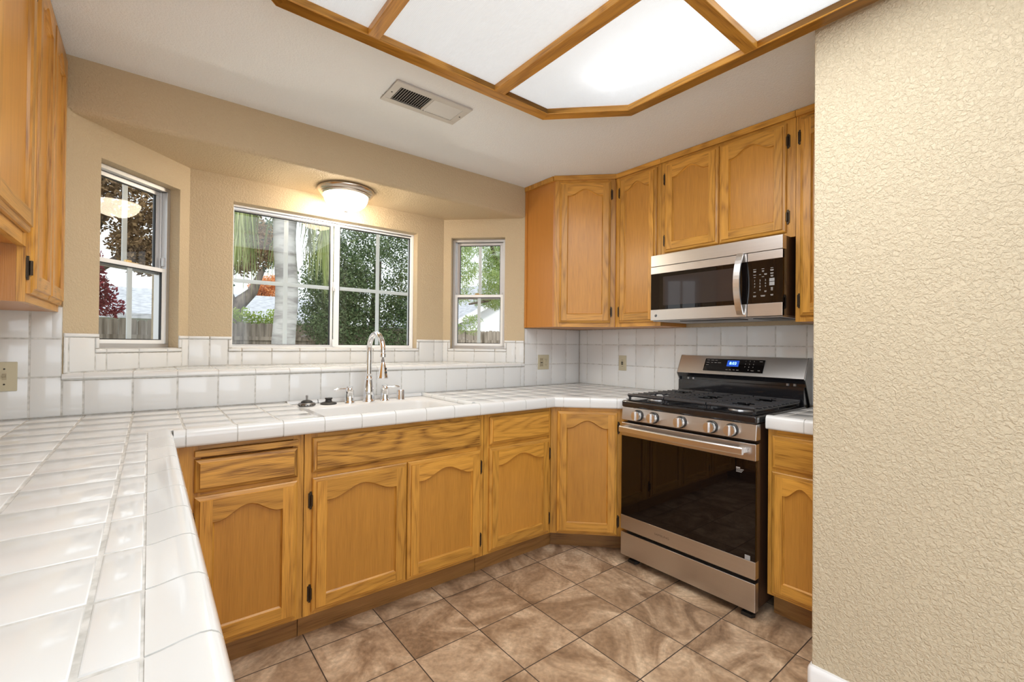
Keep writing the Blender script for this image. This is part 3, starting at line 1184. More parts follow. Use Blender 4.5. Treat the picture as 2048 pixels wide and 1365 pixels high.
# diagonal inner line: x + y >= c
cdiag = Cc[0] + Cc[1] + 0.068 * S2
tile_field(b, ct, [(cdiag - YI, YI), (cdiag - 1.655, 1.655), (XW - .001, 1.655), (XW - .001, YI)], GX, GY)
cap_run(b, (0.069, YF), Cc, [x - 0.069 for x in GX], 0, T225)
Dl = (YF - 1.652) * S2
cap_run(b, Cc, (Cc[0] + Dl * s45, YF - Dl * s45), [0.05, 0.205, 0.36], T225, 0)
# bed under the tiles
b.prism([(-0.62, .26), (0.03, .26), (0.03, 1.98), (-0.62, 1.98)], .866, .9135, 1)
b.prism([(-0.62, 1.985), (0.56, 1.985), (0.56, 2.612), (-0.62, 2.612)], .866, .9135, 1)
b.prism([(0.56, 1.985), (1.37, 1.985), (1.37, 2.020), (0.56, 2.020)], .866, .9135, 1)
b.prism([(1.37, 1.985), (1.90, 1.985), (2.24, 1.657), (2.80, 1.657), (2.80, 2.612), (1.37, 2.612)], .866, .9135, 1)
# quarter round trim along the sink's right and back edges
qr = [(0, -.016), (0.024, -.016), (0.024, 0.0), (0.016, 0.004), (0.008, 0.002), (0.002, -.005)]
for k, (ya, yb) in enumerate(((2.03, 2.17), (2.174, 2.32), (2.324, 2.47), (2.474, 2.611))):
    b.extrude_profile(qr, lambda s, a, z: (1.346 + a, s, .922 + z), ya, yb, 0, True, True)
for k in range(5):
    xa = 0.566 + k * 0.156
    b.extrude_profile(qr, lambda s, a, z: (s, 2.590 + a, .922 + z), xa + .002, min(xa + .154, 1.346), 0, True, True)
tag(obj('countertop', b, ['tile', 'grout'], sharp=50), 'white tiled L-shaped countertop with thick rounded edge running past the sink to the range', 'countertop')

b = MB()
CR_F = 2.186
tile_field(b, ct, rect(CR_F + .068, XW - .001, 0.620, 0.890), lines(CR_F + .068, .1578, 2.2, 2.9), [.50, .69, .846, 1.0])
cap_run(b, (CR_F, 0.892), (CR_F, 0.618), [0.155])
b.prism([(CR_F + .04, .62), (2.80, .62), (2.80, .888), (CR_F + .04, .888)], .866, .9135, 1)
tag(obj('countertop', b, ['tile', 'grout'], sharp=50), 'short white tiled countertop between the range and the beige partition wall', 'countertop')

# ================================================================== CABINETS
FT = 0.0205

def rnd():
    return (random.uniform(0, 60), random.uniform(0, 60))

def outer_rings(b, W, H):
    rings = [(0, .0), (0, .009), (.004, .0125), (.015, .0150), (.0165, FT)]
    sides = [((0, 0), (1, 0), 'x'), ((1, 0), (1, 1), 'z'), ((1, 1), (0, 1), 'x'), ((0, 1), (0, 0), 'z')]
    sd = [rnd() for _ in range(4)]
    def corner(c, ins):
        x = ins if c[0] == 0 else W - ins
        z = ins if c[1] == 0 else H - ins
        return x, z
    for r in range(len(rings) - 1):
        i0, d0 = rings[r]
        i1, d1 = rings[r + 1]
        for k, (c0, c1, g) in enumerate(sides):
            a = corner(c0, i0); bb = corner(c1, i0); c = corner(c1, i1); e = corner(c0, i1)
            b.face([(a[0], -d0, a[1]), (bb[0], -d0, bb[1]), (c[0], -d1, c[1]), (e[0], -d1, e[1])], 0, (1, 0, 0) if g == 'x' else (0, 0, 1), sd[k])
    return rings[-1][0]

def slab_front(W, H):
    b = MB()
    e = outer_rings(b, W, H)
    b.face([(e, -FT, e), (W - e, -FT, e), (W - e, -FT, H - e), (e, -FT, H - e)], 0, (1, 0, 0), rnd())
    return b

def arch_door(W, H, stile=.055, rb=.060, mid=.052, low=.097):
    b = MB()
    e = outer_rings(b, W, H)
    a, c = stile, W - stile
    y = -FT
    b.face([(e, y, e), (a, y, e), (a, y, H - e), (e, y, H - e)], 0, (0, 0, 1), rnd())
    b.face([(c, y, e), (W - e, y, e), (W - e, y, H - e), (c, y, H - e)], 0, (0, 0, 1), rnd())
    sb = rnd()
    b.face([(a, y, e), (c, y, e), (c, y, rb), (a, y, rb)], 0, (1, 0, 0), sb)
    N = 28
    xs = [a + (c - a) * k / N for k in range(N + 1)]
    def zf(x):
        t = abs((x - (a + c) / 2) / ((c - a) / 2))
        h = 0.0 if t > .88 else 0.5 + 0.5 * math.cos(PI * t / .88)
        h = h ** 0.95
        return H - low + (low - mid) * h
    zs = [zf(x) for x in xs]
    st = rnd()
    for k in range(N):
        b.face([(xs[k], y, zs[k]), (xs[k + 1], y, zs[k + 1]), (xs[k + 1], y, H - e), (xs[k], y, H - e)], 0, (1, 0, 0), st)
    # step and bevel of the opening down to the panel
    dp = -.0085
    lv = [(0.0, y), (.0009, y + .0055), (.0060, dp)]
    sl_, sr_ = rnd(), rnd()
    for (o0, y0), (o1, y1) in zip(lv[:-1], lv[1:]):
        b.face([(a + o0, y0, rb + o0), (c - o0, y0, rb + o0), (c - o1, y1, rb + o1), (a + o1, y1, rb + o1)], 0, (1, 0, 0), sb)
        b.face([(a + o0, y0, zs[0] - o0), (a + o0, y0, rb + o0), (a + o1, y1, rb + o1), (a + o1, y1, zs[0] - o1)], 0, (0, 0, 1), sl_)
        b.face([(c - o0, y0, rb + o0), (c - o0, y0, zs[-1] - o0), (c - o1, y1, zs[-1] - o1), (c - o1, y1, rb + o1)], 0, (0, 0, 1), sr_)
        for k in range(N):
            xa0 = a + o0 if k == 0 else xs[k]; xb0 = c - o0 if k == N - 1 else xs[k + 1]
            xa1 = a + o1 if k == 0 else xs[k]; xb1 = c - o1 if k == N - 1 else xs[k + 1]
            b.face([(xb0, y0, zs[k + 1] - o0), (xa0, y0, zs[k] - o0), (xa1, y1, zs[k] - o1), (xb1, y1, zs[k + 1] - o1)], 0, (1, 0, 0), st)
    pnl = MB()
    sp = rnd()
    pnl.face([(a, dp, rb), (c, dp, rb), (c, dp, H - mid + .002), (a, dp, H - mid + .002)], 0, (0, 0, 1), sp)
    return b, pnl

def hinge_mb(W, H, side, z):
    b = MB()
    x = 0 if side == 'L' else W
    s = -1 if side == 'L' else 1
    b.box(min(x, x + s * .014), max(x, x + s * .014), -.0045, -.0005, z - .030, z + .030)
    b.box(min(x + s * .002, x + s * .009), max(x + s * .002, x + s * .009), -.006, -.0005, z - .036, z + .036)
    b.tube([(x + s * .003, -.010, z - .022), (x + s * .003, -.010, z + .022)], .0048, 10)
    return b

def add_door(root, x0, x1, z0, z1, hinge, two_hinges=True, stile=.055):
    W, H = x1 - x0, z1 - z0
    db, pb = arch_door(W, H, stile)
    d = obj('door', db, 'oak', root)
    d.location = (x0, 0, z0)
    obj('door_panel', pb, 'oak_panel', d)
    for z in ((H - .092, .077)):
        obj('hinge', hinge_mb(W, H, hinge, z), 'bronze', d)
    return d

def add_slab(root, nm, x0, x1, z0, z1, mat='oak'):
    d = obj(nm, slab_front(x1 - x0, z1 - z0), mat, root)
    d.location = (x0, 0, z0)
    return d

def frame_mb(stiles, rails):
    b = MB()
    for x0, x1, z0, z1 in stiles:
        b.box(x0, x1, 0, .019, z0, z1, 0, 'z')
    for x0, x1, z0, z1 in rails:
        b.box(x0, x1, .0005, .0185, z0, z1, 0, 'x')
    return b

def toe_mb(x0, x1, y=.072):
    b = MB()
    b.box(x0, x1, y, y + .016, 0, .1112, 0, 'x')
    return b

ZB, ZT = .112, .8635
FY = 1.981      # face frame plane of the back run

# drawer base beside the peninsula corner
t = thing('base_cabinet', 'oak base cabinet with pull-out board, drawer and arched door in the left corner', 'cabinet', (0, FY, 0))
b = MB(); b.box(.036, .4985, .0195, .60, ZB, ZT, 0, 'z'); obj('carcass', b, 'oak_side', t)
obj('face_frame', frame_mb([(.036, .150, ZB, ZT), (.458, .4985, ZB, ZT)], [(.150, .458, .845, ZT), (.150, .458, .665, .715), (.150, .458, ZB, .14)]), 'oak', t)
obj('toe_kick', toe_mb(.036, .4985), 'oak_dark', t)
b = MB(); b.box(.131, .476, -FT, 0.0, .8205, .8425, 0, 'x'); obj('pull_out_board', b, 'oak_strong', t, bevel=.002)
add_slab(t, 'drawer_front', .131, .475, .692, .812, 'oak_strong')
add_door(t, .132, .474, .128, .677, 'L')

# sink base
t = thing('base_cabinet', 'wide oak sink cabinet with one long false drawer front above two arched doors', 'cabinet', (0, FY, 0))
b = MB(); b.box(.5015, 1.3935, .0195, .60, ZB, .70, 0, 'z'); obj('carcass', b, 'oak_side', t)
obj('face_frame', frame_mb([(.5015, .553, ZB, ZT), (1.353, 1.3935, ZB, ZT)], [(.553, 1.353, .825, ZT), (.553, 1.353, .665, .715), (.553, 1.353, ZB, .14)]), 'oak', t)
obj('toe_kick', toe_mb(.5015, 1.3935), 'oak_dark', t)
add_slab(t, 'false_drawer_front', .530, 1.372, .699, .842, 'oak_strong')
add_door(t, .532, .951, .126, .677, 'L')
add_door(t, .9555, 1.371, .126, .677, 'R')

# drawer base right of the sink
t = thing('base_cabinet', 'oak base cabinet with one drawer over one arched door right of the sink cabinet', 'cabinet', (0, FY, 0))
b = MB(); b.box(1.3965, 1.880, .0195, .60, ZB, ZT, 0, 'z'); obj('carcass', b, 'oak_side', t)
obj('face_frame', frame_mb([(1.3965, 1.448, ZB, ZT), (1.848, 1.883, ZB, ZT)], [(1.448, 1.848, .825, ZT), (1.448, 1.848, .665, .715), (1.448, 1.848, ZB, .14)]), 'oak', t)
obj('toe_kick', toe_mb(1.3965, 1.955), 'oak_dark', t)
add_slab(t, 'drawer_front', 1.429, 1.867, .697, .843, 'oak')
add_door(t, 1.4275, 1.866, .126, .679, 'R')

# diagonal corner base
t = thing('base_cabinet', 'oak diagonal corner base cabinet with a single tall arched door left of the range', 'cabinet', (1.885, FY, 0), R(-45))
DW = .330 * S2
b = MB()
def dl(x, y):     # world -> local of the diagonal cabinet
    dx, dy = x - 1.885, y - FY
    return (dx * s45 - dy * s45, dx * s45 + dy * s45)
poly = [dl(1.898, FY + .006), dl(2.205, 1.680), dl(2.205, 1.652), dl(2.79, 1.652), dl(2.79, 2.60), dl(1.90, 2.60)]
b.prism(poly, ZB, ZT, 0, (0, 0, 1)); obj('carcass', b, 'oak_side', t)
obj('face_frame', frame_mb([(0.001, .06, ZB, ZT), (.385, DW - .012, ZB, ZT)], [(.06, .385, .80, ZT), (.06, .385, ZB, .15)]), 'oak', t)
obj('toe_kick', toe_mb(.0, DW - .03, .100), 'oak_dark', t)
add_door(t, .0395, .3910, .123, .842, 'R')

# narrow base right of the range
t = thing('base_cabinet', 'narrow oak base cabinet with drawer and arched door between the range and the partition wall', 'cabinet', (2.215, .892, 0), R(-90))
b = MB(); b.box(.002, .274, .0195, .585, ZB, ZT, 0, 'z'); obj('carcass', b, 'oak_side', t)
obj('face_frame', frame_mb([(.001, .040, ZB, ZT), (.240, .275, ZB, ZT)], [(.04, .24, .825, ZT), (.04, .24, .665, .715), (.04, .24, ZB, .14)]), 'oak', t)
obj('toe_kick', toe_mb(.001, .275), 'oak_dark', t)
add_slab(t, 'drawer_front', .020, .262, .692, .838, 'oak')
add_door(t, .020, .262, .124, .674, 'R', stile=.048)

# peninsula base (its doors face the stove wall)
t = thing('base_cabinet', 'oak base cabinets under the long white tiled left countertop, doors facing the range', 'cabinet', (0.036, 0.27, 0), R(90))
b = MB(); b.box(0, 1.70, .0195, .64, ZB, ZT, 0, 'z'); obj('carcass', b, 'oak_side', t)
obj('face_frame', frame_mb([(0, .05, ZB, ZT), (.54, .60, ZB, ZT), (1.09, 1.15, ZB, ZT), (1.64, 1.70, ZB, ZT)], [(.05, 1.64, .825, ZT), (.05, 1.64, .665, .715), (.05, 1.64, ZB, .14)]), 'oak', t)
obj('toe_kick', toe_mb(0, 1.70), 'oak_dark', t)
for k in range(3):
    xa = .03 + k * .55
    add_slab(t, 'drawer_front', xa, xa + .51, .697, .842, 'oak')
    add_door(t, xa, xa + .51, .126, .677, 'L')

# ---------------- wall cabinets, stove side
UB, UT = 1.362, 2.412
def crown_mb(x0, x1, y1=.019):
    b = MB()
    b.box(x0, x1, -.013, y1, UT - .026, UT + .006, 0, 'x')
    return b

# diagonal corner wall cabinet
t = thing('wall_cabinet', 'tall oak diagonal corner wall cabinet with one arched door beside the right bay window', 'cabinet', (2.212, 2.305, 0), R(-45))
b = MB()
def du(x, y):
    dx, dy = x - 2.212, y - 2.305
    return (dx * s45 - dy * s45, dx * s45 + dy * s45)
DU = .295 * S2
poly = [du(2.212, 2.319), du(2.498, 2.033), du(2.516, 2.013), du(2.812, 2.013), du(2.812, 2.622), du(2.212, 2.622)]
b.prism(poly, UB, UT, 0, (0, 0, 1)); obj('carcass', b, 'oak_side', t)
obj('face_frame', frame_mb([(.002, .055, UB, UT), (.370, DU - .002, UB, UT)], [(.055, .370, 2.33, UT), (.055, .370, UB, 1.41)]), 'oak', t)
b = MB(); b.box(-.006, DU + .004, -.013, .012, UT - .026, UT + .006, 0, 'x')
p0, p1, p2, p3 = du(2.198, 2.310), du(2.212, 2.310), du(2.212, 2.616), du(2.198, 2.616)
b.prism([p0, p1, p2, p3], UT - .026, UT + .006, 0, (s45, s45, 0))
obj('crown_trim', b, 'oak', t)
b = MB(); p0, p1, p2, p3 = du(2.204, 2.596), du(2.2115, 2.596), du(2.2115, 2.617), du(2.204, 2.617)
b.prism([p0, p1, p2, p3], UB, UT - .027, 0, (0, 0, 1)); obj('scribe_strip', b, 'oak_side', t)
add_door(t, .0340, .3870, 1.389, 2.371, 'R')

# narrow wall cabinet
t = thing('wall_cabinet', 'narrow tall oak wall cabinet with one arched door between corner cabinet and microwave', 'cabinet', (2.515, 2.010, 0), R(-90))
b = MB(); b.box(.002, .358, .0195, .297, UB, UT, 0, 'z'); obj('carcass', b, 'oak_side', t)
obj('face_frame', frame_mb([(.001, .055, UB, UT), (.305, .358, UB, UT)], [(.055, .305, 2.33, UT), (.055, .305, UB, 1.41)]), 'oak', t)
obj('crown_trim', crown_mb(-.004, .358), 'oak', t)
add_door(t, .038, .328, 1.389, 2.373, 'L', stile=.050)

# cabinet over the microwave
t = thing('wall_cabinet', 'short oak wall cabinet with two arched doors above the microwave', 'cabinet', (2.515, 1.650, 0), R(-90))
b = MB(); b.box(.001, .759, .0195, .297, 1.792, UT, 0, 'z'); obj('carcass', b, 'oak_side', t)
obj('face_frame', frame_mb([(.0, .045, 1.79, UT), (.355, .405, 1.79, UT), (.710, .760, 1.79, UT)], [(.045, .355, 2.33, UT), (.405, .71, 2.33, UT), (.045, .355, 1.79, 1.835), (.405, .71, 1.79, 1.835)]), 'oak', t)
obj('crown_trim', crown_mb(0, .760), 'oak', t)
add_door(t, .028, .370, 1.817, 2.371, 'L')
add_door(t, .3765, .7205, 1.816, 2.369, 'R')

# right hand wall cabinet
t = thing('wall_cabinet', 'tall oak wall cabinet right of the microwave, mostly hidden by the partition wall', 'cabinet', (2.515, .888, 0), R(-90))
b = MB(); b.box(.001, .271, .0195, .297, UB, UT, 0, 'z'); obj('carcass', b, 'oak_side', t)
obj('face_frame', frame_mb([(.0, .045, UB, UT), (.235, .272, UB, UT)], [(.045, .235, 2.33, UT), (.045, .235, UB, 1.41)]), 'oak', t)
obj('crown_trim', crown_mb(0, .272), 'oak', t)
add_door(t, .022, .258, 1.389, 2.371, 'L', stile=.048)

# ---------------- wall cabinets, left side
LXF = -0.2935
t = thing('wall_cabinet', 'tall oak wall cabinet with two narrow arched doors in the left corner', 'cabinet', (LXF, 1.978, 0), R(90))
b = MB(); b.box(.001, .640, .0195, .330, 1.350, UT, 0, 'z'); obj('carcass', b, 'oak_side', t)
obj('face_frame', frame_mb([(.0, .045, 1.350, UT), (.60, .641, 1.350, UT)], [(.045, .60, 2.33, UT), (.045, .60, 1.350, 1.40)]), 'oak', t)
b = MB(); b.box(0, .641, -.010, .019, UT - .016, UT + .006, 0, 'x'); obj('crown_trim', b, 'oak', t)
add_door(t, .015, .306, 1.376, 2.385, 'L', stile=.050)
add_door(t, .309, .608, 1.376, 2.385, 'R', stile=.050)

t = thing('wall_cabinet', 'oak wall cabinet with higher bottom edge at the far left, nearest the camera', 'cabinet', (LXF, 1.02, 0), R(90))
b = MB(); b.box(.001, .956, .0195, .330, 1.520, UT, 0, 'z'); obj('carcass', b, 'oak_side', t)
obj('face_frame', frame_mb([(.0, .045, 1.515, UT), (.46, .50, 1.515, UT), (.912, .957, 1.515, UT)], [(.045, .46, 2.33, UT), (.50, .912, 2.33, UT), (.045, .46, 1.515, 1.575), (.50, .912, 1.515, 1.575)]), 'oak', t)
b = MB(); b.box(0, .957, -.010, .019, UT - .016, UT + .006, 0, 'x'); obj('crown_trim', b, 'oak', t)
d = add_door(t, .025, .475, 1.553, 2.385, 'L')
d = add_door(t, .482, .936, 1.553, 2.385, 'R')

b = MB()
b.box(-.56, -.405, 2.06, 2.12, 1.333, 1.3485)
tag(obj('undercabinet_light', b, 'white_paint', bevel=.004), 'small white light bar under the tall corner cabinet on the left', 'light')

# ================================================================== GAS RANGE
RW = .743
t = thing('gas_range', 'freestanding steel and black gas range with five knobs and dark oven window', 'stove', (2.140, 1.6485, 0), R(-90))
b = MB()
b.box(.006, RW - .006, .036, .645, .050, .884)
b.box(.02, RW - .02, .06, .63, .03, .05)
obj('body', b, 'brown_side', t)
for fx in (.035, RW - .075):
    for fy in (.012, .57):
        b = MB()
        b.prism([(fx, fy), (fx + .045, fy), (fx + .055, fy + .02), (fx + .045, fy + .05), (fx, fy + .05)], 0, .016)
        b.lathe([(.014, .014), (.014, .052)], (fx + .022, fy + .030, 0), 14)
        obj('foot', b, 'black_plastic', t)
# cooktop pan
b = MB()
b.box(0, RW, -.014, .585, .886, .922)
obj('cooktop', b, 'black_enamel', t, bevel=.009, segs=3)
b = MB()
b.box(.02, RW - .02, .012, .545, .9225, .9265)
obj('burner_well', b, 'black_enamel', t, bevel=.002)
# burners
for bx_, by_, br in ((.135, .145, .042), (.135, .42, .034), (RW / 2, .28, .046), (RW - .135, .145, .048), (RW - .135, .42, .030)):
    b = MB()
    b.lathe([(br + .016, .9266), (br + .014, .931), (br + .002, .9335), (br, .9265)], (bx_, by_, 0), 28)
    o = obj('burner', b, 'aluminium', t)
    b = MB()
    b.lathe([(br - .002, .9335), (br, .938), (br - .004, .942), (0, .9425)], (bx_, by_, 0), 28)
    obj('burner_cap', b, 'burner', o)
# three cast iron grates
gz0, gz1 = .9470, .9560
for k in range(3):
    xa, xb = .018 + k * .2365, .018 + k * .2365 + .2335
    b = MB()
    def bar(p, q, w=.010, zt=gz1, zb=gz0):
        (x0, y0), (x1, y1) = p, q
        if abs(x1 - x0) > abs(y1 - y0):
            b.box(min(x0, x1), max(x0, x1), y0 - w / 2, y0 + w / 2, zb, zt)
        else:
            b.box(x0 - w / 2, x0 + w / 2, min(y0, y1), max(y0, y1), zb, zt)
    b.tube([(xa + .001, .022, gz0 + .004), (xb - .001, .022, gz0 + .004)], .0085, 12)
    b.tube([(xa + .001, .545, gz0 + .004), (xb - .001, .545, gz0 + .004)], .0085, 12)
    bar((xa + .006, .022), (xa + .006, .545), .010, gz0 + .001, gz0 - .010); bar((xb - .006, .022), (xb - .006, .545), .010, gz0 + .001, gz0 - .010)
    ys = [.078, .133, .185, .235, .285, .335, .385, .437, .490]
    xm = (xa + xb) / 2
    ea, eb = (.009 if k == 0 else -.001), (.009 if k == 2 else -.001)
    for yy in ys:
        near = min(abs(yy - .145), abs(yy - .42)) < .045 if k != 1 else abs(yy - .28) < .06
        if near:
            bar((xa - ea, yy), (xa + .075, yy), .009); bar((xb - .075, yy), (xb + eb, yy), .009)
        else:
            bar((xa - ea, yy), (xb + eb, yy), .009)
    bar((xm, .022), (xm, .10), .008); bar((xm, .19), (xm, .375), .008) if k != 1 else bar((xm, .35), (xm, .545), .008)
    bar((xm, .47), (xm, .545), .008)
    for lx in (xa + .008, xb - .008):
        for ly in (.03, .28, .535):
            b.box(lx - .006, lx + .006, ly - .006, ly + .006, .9262, gz0 + .001)
    obj('burner_grate', b, 'cast_iron', t, bevel=.0033, segs=3)
# control panel with knobs
b = MB()
b.extrude_profile([(-.014, .812), (-.006, .8855), (.034, .8855), (.034, .812)], lambda s, y, z: (s, y, z), 0.001, RW - .001)
cp = obj('control_panel', b, 'steel', t, bevel=.003)
for kx in (.1125, .2110, RW / 2, .5330, .6310):
    b = MB()
    b.lathe([(.0305, -.0135), (.0305, -.0175), (.0285, -.0195), (.0285, -.013)], (kx, 0, .8465), 32, 0, 'y')
    o = obj('knob', b, 'black_plastic', t)
    b = MB()
    b.lathe([(.0270, -.0175), (.0268, -.040), (.0255, -.0425), (0, -.0430)], (kx, 0, .8465), 36, 0, 'y')
    obj('knob_dial', b, 'steel_v', o, sharp=30)
    b = MB()
    b.box(kx - .0050, kx + .0050, -.052, -.0425, .8465 - .024, .8465 + .024)
    obj('knob_grip', b, 'steel_v', o, bevel=.002)
# oven door
b = MB()
b.box(.003, RW - .003, .002, .036, .190, .797)
dr = obj('oven_door', b, 'brown_side', t)
b = MB(); b.box(.001, RW - .001, -.014, .020, .721, .797); obj('door_top_band', b, 'steel', dr, bevel=.003)
b = MB(); b.box(.003, RW - .003, -.0125, .004, .270, .7205); obj('oven_glass', b, 'smoked_glass', dr)
b = MB(); b.box(.001, RW - .001, -.014, .020, .190, .2695); obj('door_bottom_band', b, 'steel', dr, bevel=.002)
b = MB()
NH = 20
for i in range(NH):
    def hb(u):
        x = .016 + (RW - .060) * u
        y = -.046 - .014 * math.sin(PI * u)
        return x, y
    (xa, ya), (xb, yb) = hb(i / NH), hb((i + 1) / NH)
    q = [(ya - .010, .748), (ya - .012, .753), (ya - .012, .776), (ya - .008, .781), (ya + .006, .781), (ya + .006, .748)]
    r = [(yb - .010, .748), (yb - .012, .753), (yb - .012, .776), (yb - .008, .781), (yb + .006, .781), (yb + .006, .748)]
    for k in range(6):
        k2 = (k + 1) % 6
        b.face([(xa, *q[k]), (xb, *r[k]), (xb, *r[k2]), (xa, *q[k2])][::-1], smooth=False)
    if i == 0:
        b.face([(xa, *p) for p in q][::-1])
    if i == NH - 1:
        b.face([(xb, *p) for p in r])
for hx in (.02, RW - .075):
    b.box(hx, hx + .028, -.046, -.0135, .753, .777)
obj('door_handle', b, 'steel_v', dr)
b = MB()
text_mb(b, 'SAMSUNG', .0155, lambda x, y: (.268 + x * 1.25, -.0146, .229 + y))
obj('lettering', b, 'logo_grey', dr)
b = MB()
b.box(.654, .672, -.0132, -.0124, .676, .6815)
for k in range(3):
    b.box(.654, .688 - .004 * k, -.0132, -.0124, .671 - k * .006, .6732 - k * .006)
obj('energy_sticker', b, 'legend', dr)
b = MB(); b.box(RW - .048, RW - .024, -.0136, -.0124, .271, .292); obj('door_tag', b, 'key_grey', dr, bevel=.002)
# storage drawer
b = MB(); b.box(.001, RW - .001, -.014, .020, .043, .172); o = obj('storage_drawer', b, 'steel', t, bevel=.003)
b = MB(); b.box(.02, RW - .02, .020, .036, .045, .180); obj('drawer_back', b, 'black_plastic', o)
# backguard
b = MB()
BG0, BG1 = (.553, 1.066), (.612, 1.176)
b.extrude_profile([BG0, (.655, 1.066), (.655, 1.177), BG1], lambda s, y, z: (s, y, z), .004, RW - .004)
bg = obj('backguard', b, 'steel', t, bevel=.002)
b = MB()
b.extrude_profile([(.554, 1.0655), (.572, 1.040), (.655, 1.040), (.655, 1.0655)], lambda s, y, z: (s, y, z), .006, RW - .006)
b.box(.010, RW - .010, .600, .655, 1.018, 1.041)
b.box(.008, RW - .008, .566, .655, .905, 1.020)
obj('rear_riser', b, 'black_enamel', t)
for xs_ in (0.0, RW - .0045):
    b = MB()
    b.extrude_profile([(.556, 1.062), (.575, 1.036), (.640, .905), (.656, .905), (.656, 1.178), (.614, 1.178)], lambda s, y, z: (s, y, z), xs_, xs_ + .0045)
    obj('end_cap', b, 'steel_dark', t)
b = MB()
for xs_ in (.055, .640):
    b.box(xs_, xs_ + .010, .592, .600, 1.024, 1.036); b.box(xs_ + .035, xs_ + .045, .592, .600, 1.024, 1.036)
obj('vent_clip', b, 'aluminium', t)
sl = Vector((0, BG1[0] - BG0[0], BG1[1] - BG0[1])).normalized()
sn = Vector((0, -sl.z, sl.y))
def on_slope(x, w, off):
    """x along the range, w metres up the sloped face"""
    p = Vector((x, BG0[0], BG0[1])) + sl * w + sn * off
    return (p.x, p.y, p.z)
def slope_rect(b, x0, x1, w0, w1, off, mat=0):
    b.face([on_slope(x0, w0, off), on_slope(x1, w0, off), on_slope(x1, w1, off), on_slope(x0, w1, off)], mat)
b = MB(); slope_rect(b, .172, .532, .018, .108, .0012); obj('bezel', b, 'steel_v', bg)
b = MB(); slope_rect(b, .175, .529, .021, .105, .0022); dp_ = obj('display_panel', b, 'black_glass', bg)
b = MB(); slope_rect(b, .316, .386, .056, .096, .0027); obj('display_backlight', b, 'display_glow', dp_)
b = MB(); text_mb(b, '8:03', .025, lambda x, y: on_slope(.351 + x, .076 + y, .0032)); obj('clock_digits', b, 'display', dp_)
b = MB()
for i, (x, w, bw) in enumerate([(.196, .094, .018), (.222, .094, .018), (.246, .094, .014), (.196, .078, .018), (.222, .078, .012), (.244, .078, .014), (.268, .078, .02), (.194, .062, .018),
                                (.322, .034, .012), (.342, .034, .012), (.364, .034, .012), (.386, .034, .014), (.508, .094, .016), (.506, .036, .012), (.470, .034, .016)]):
    slope_rect(b, x - bw / 2, x + bw / 2, w - .0012, w + .0012, .0027)
for r_, row in enumerate(('123', '456', '789', ' 0 ')):
    for c_, ch in enumerate(row):
        if ch != ' ':
            text_mb(b, ch, .010, lambda x, y, cx=.424 + c_ * .023, cw=.094 - r_ * .019: on_slope(cx + x, cw + y, .0027))
obj('keypad_legend', b, 'legend', dp_)

# ================================================================== MICROWAVE
t = thing('microwave', 'over-the-range steel microwave with dark window and curved handle', 'microwave', (2.400, 1.6475, 0), R(-90))
b = MB(); b.box(.003, RW - .002, .046, .405, 1.394, 1.786); obj('body', b, 'brown_side', t)
b = MB(); b.box(0, RW, 0, .046, 1.717, 1.786); obj('vent_band', b, 'steel', t, bevel=.002)
b = MB(); b.box(0, .5735, .004, .046, 1.390, 1.7145); dr = obj('door', b, 'black_plastic', t)
b = MB(); b.box(0, .5735, 0, .02, 1.672, 1.7148); obj('door_top_band', b, 'steel', dr, bevel=.0015)
b = MB(); b.box(0, .5735, 0, .02, 1.390, 1.4545); obj('door_bottom_band', b, 'steel', dr, bevel=.0015)
b = MB(); b.box(.001, .573, .0015, .01, 1.455, 1.6715); obj('door_glass', b, 'smoked_glass', dr)
b = MB(); b.box(.085, .505, .0008, .004, 1.478, 1.650); obj('door_window', b, 'mesh_window', dr)
b = MB()
hp = []
for i in range(17):
    u = i / 16
    hp.append((-.010 - .046 * math.sin(PI * u) ** .8, 1.402 + .318 * u))
for i in range(16):
    (ya, za), (yb, zb) = hp[i], hp[i + 1]
    x0, x1 = .528, .560
    A = [(x0, ya, za), (x1, ya, za), (x1, ya + .010, za), (x0, ya + .010, za)]
    B_ = [(x0, yb, zb), (x1, yb, zb), (x1, yb + .010, zb), (x0, yb + .010, zb)]
    for k in range(4):
        k2 = (k + 1) % 4
        b.face([A[k], A[k2], B_[k2], B_[k]])
    if i == 0: b.face(A[::-1])
    if i == 15: b.face(B_)
obj('door_handle', b, 'steel_v', dr)
b = MB()
b.lathe([(.0105, -.0003), (.0105, -.0009), (.0082, -.0009), (.0082, -.0003)], (.038, 0, 1.418), 28, 0, 'y')
b.box(.0368, .0386, -.0009, -.0003, 1.413, 1.4235); b.box(.0368, .0425, -.0009, -.0003, 1.413, 1.4146)
b.box(.0330, .0346, -.0009, -.0003, 1.419, 1.4206)
obj('round_emblem', b, 'legend_bright', dr)
b = MB(); b.box(.5765, RW, .002, .046, 1.390, 1.7145); cp = obj('control_panel', b, 'smoked_glass', t)
b = MB(); b.box(.5765, RW, 0, .02, 1.672, 1.7148); obj('panel_band', b, 'steel', cp, bevel=.0015)
b = MB(); b.box(.5765, RW, 0, .02, 1.390, 1.4545); obj('panel_band', b, 'steel', cp, bevel=.0015)
b = MB()
def bars(cx, z, w, n=1, h=.0022):
    for k in range(n):
        ww = w * (1 - .15 * (k % 2))
        b.box(cx - ww / 2, cx + ww / 2, .0008, .002, z - k * .0042 - h / 2, z - k * .0042 + h / 2)
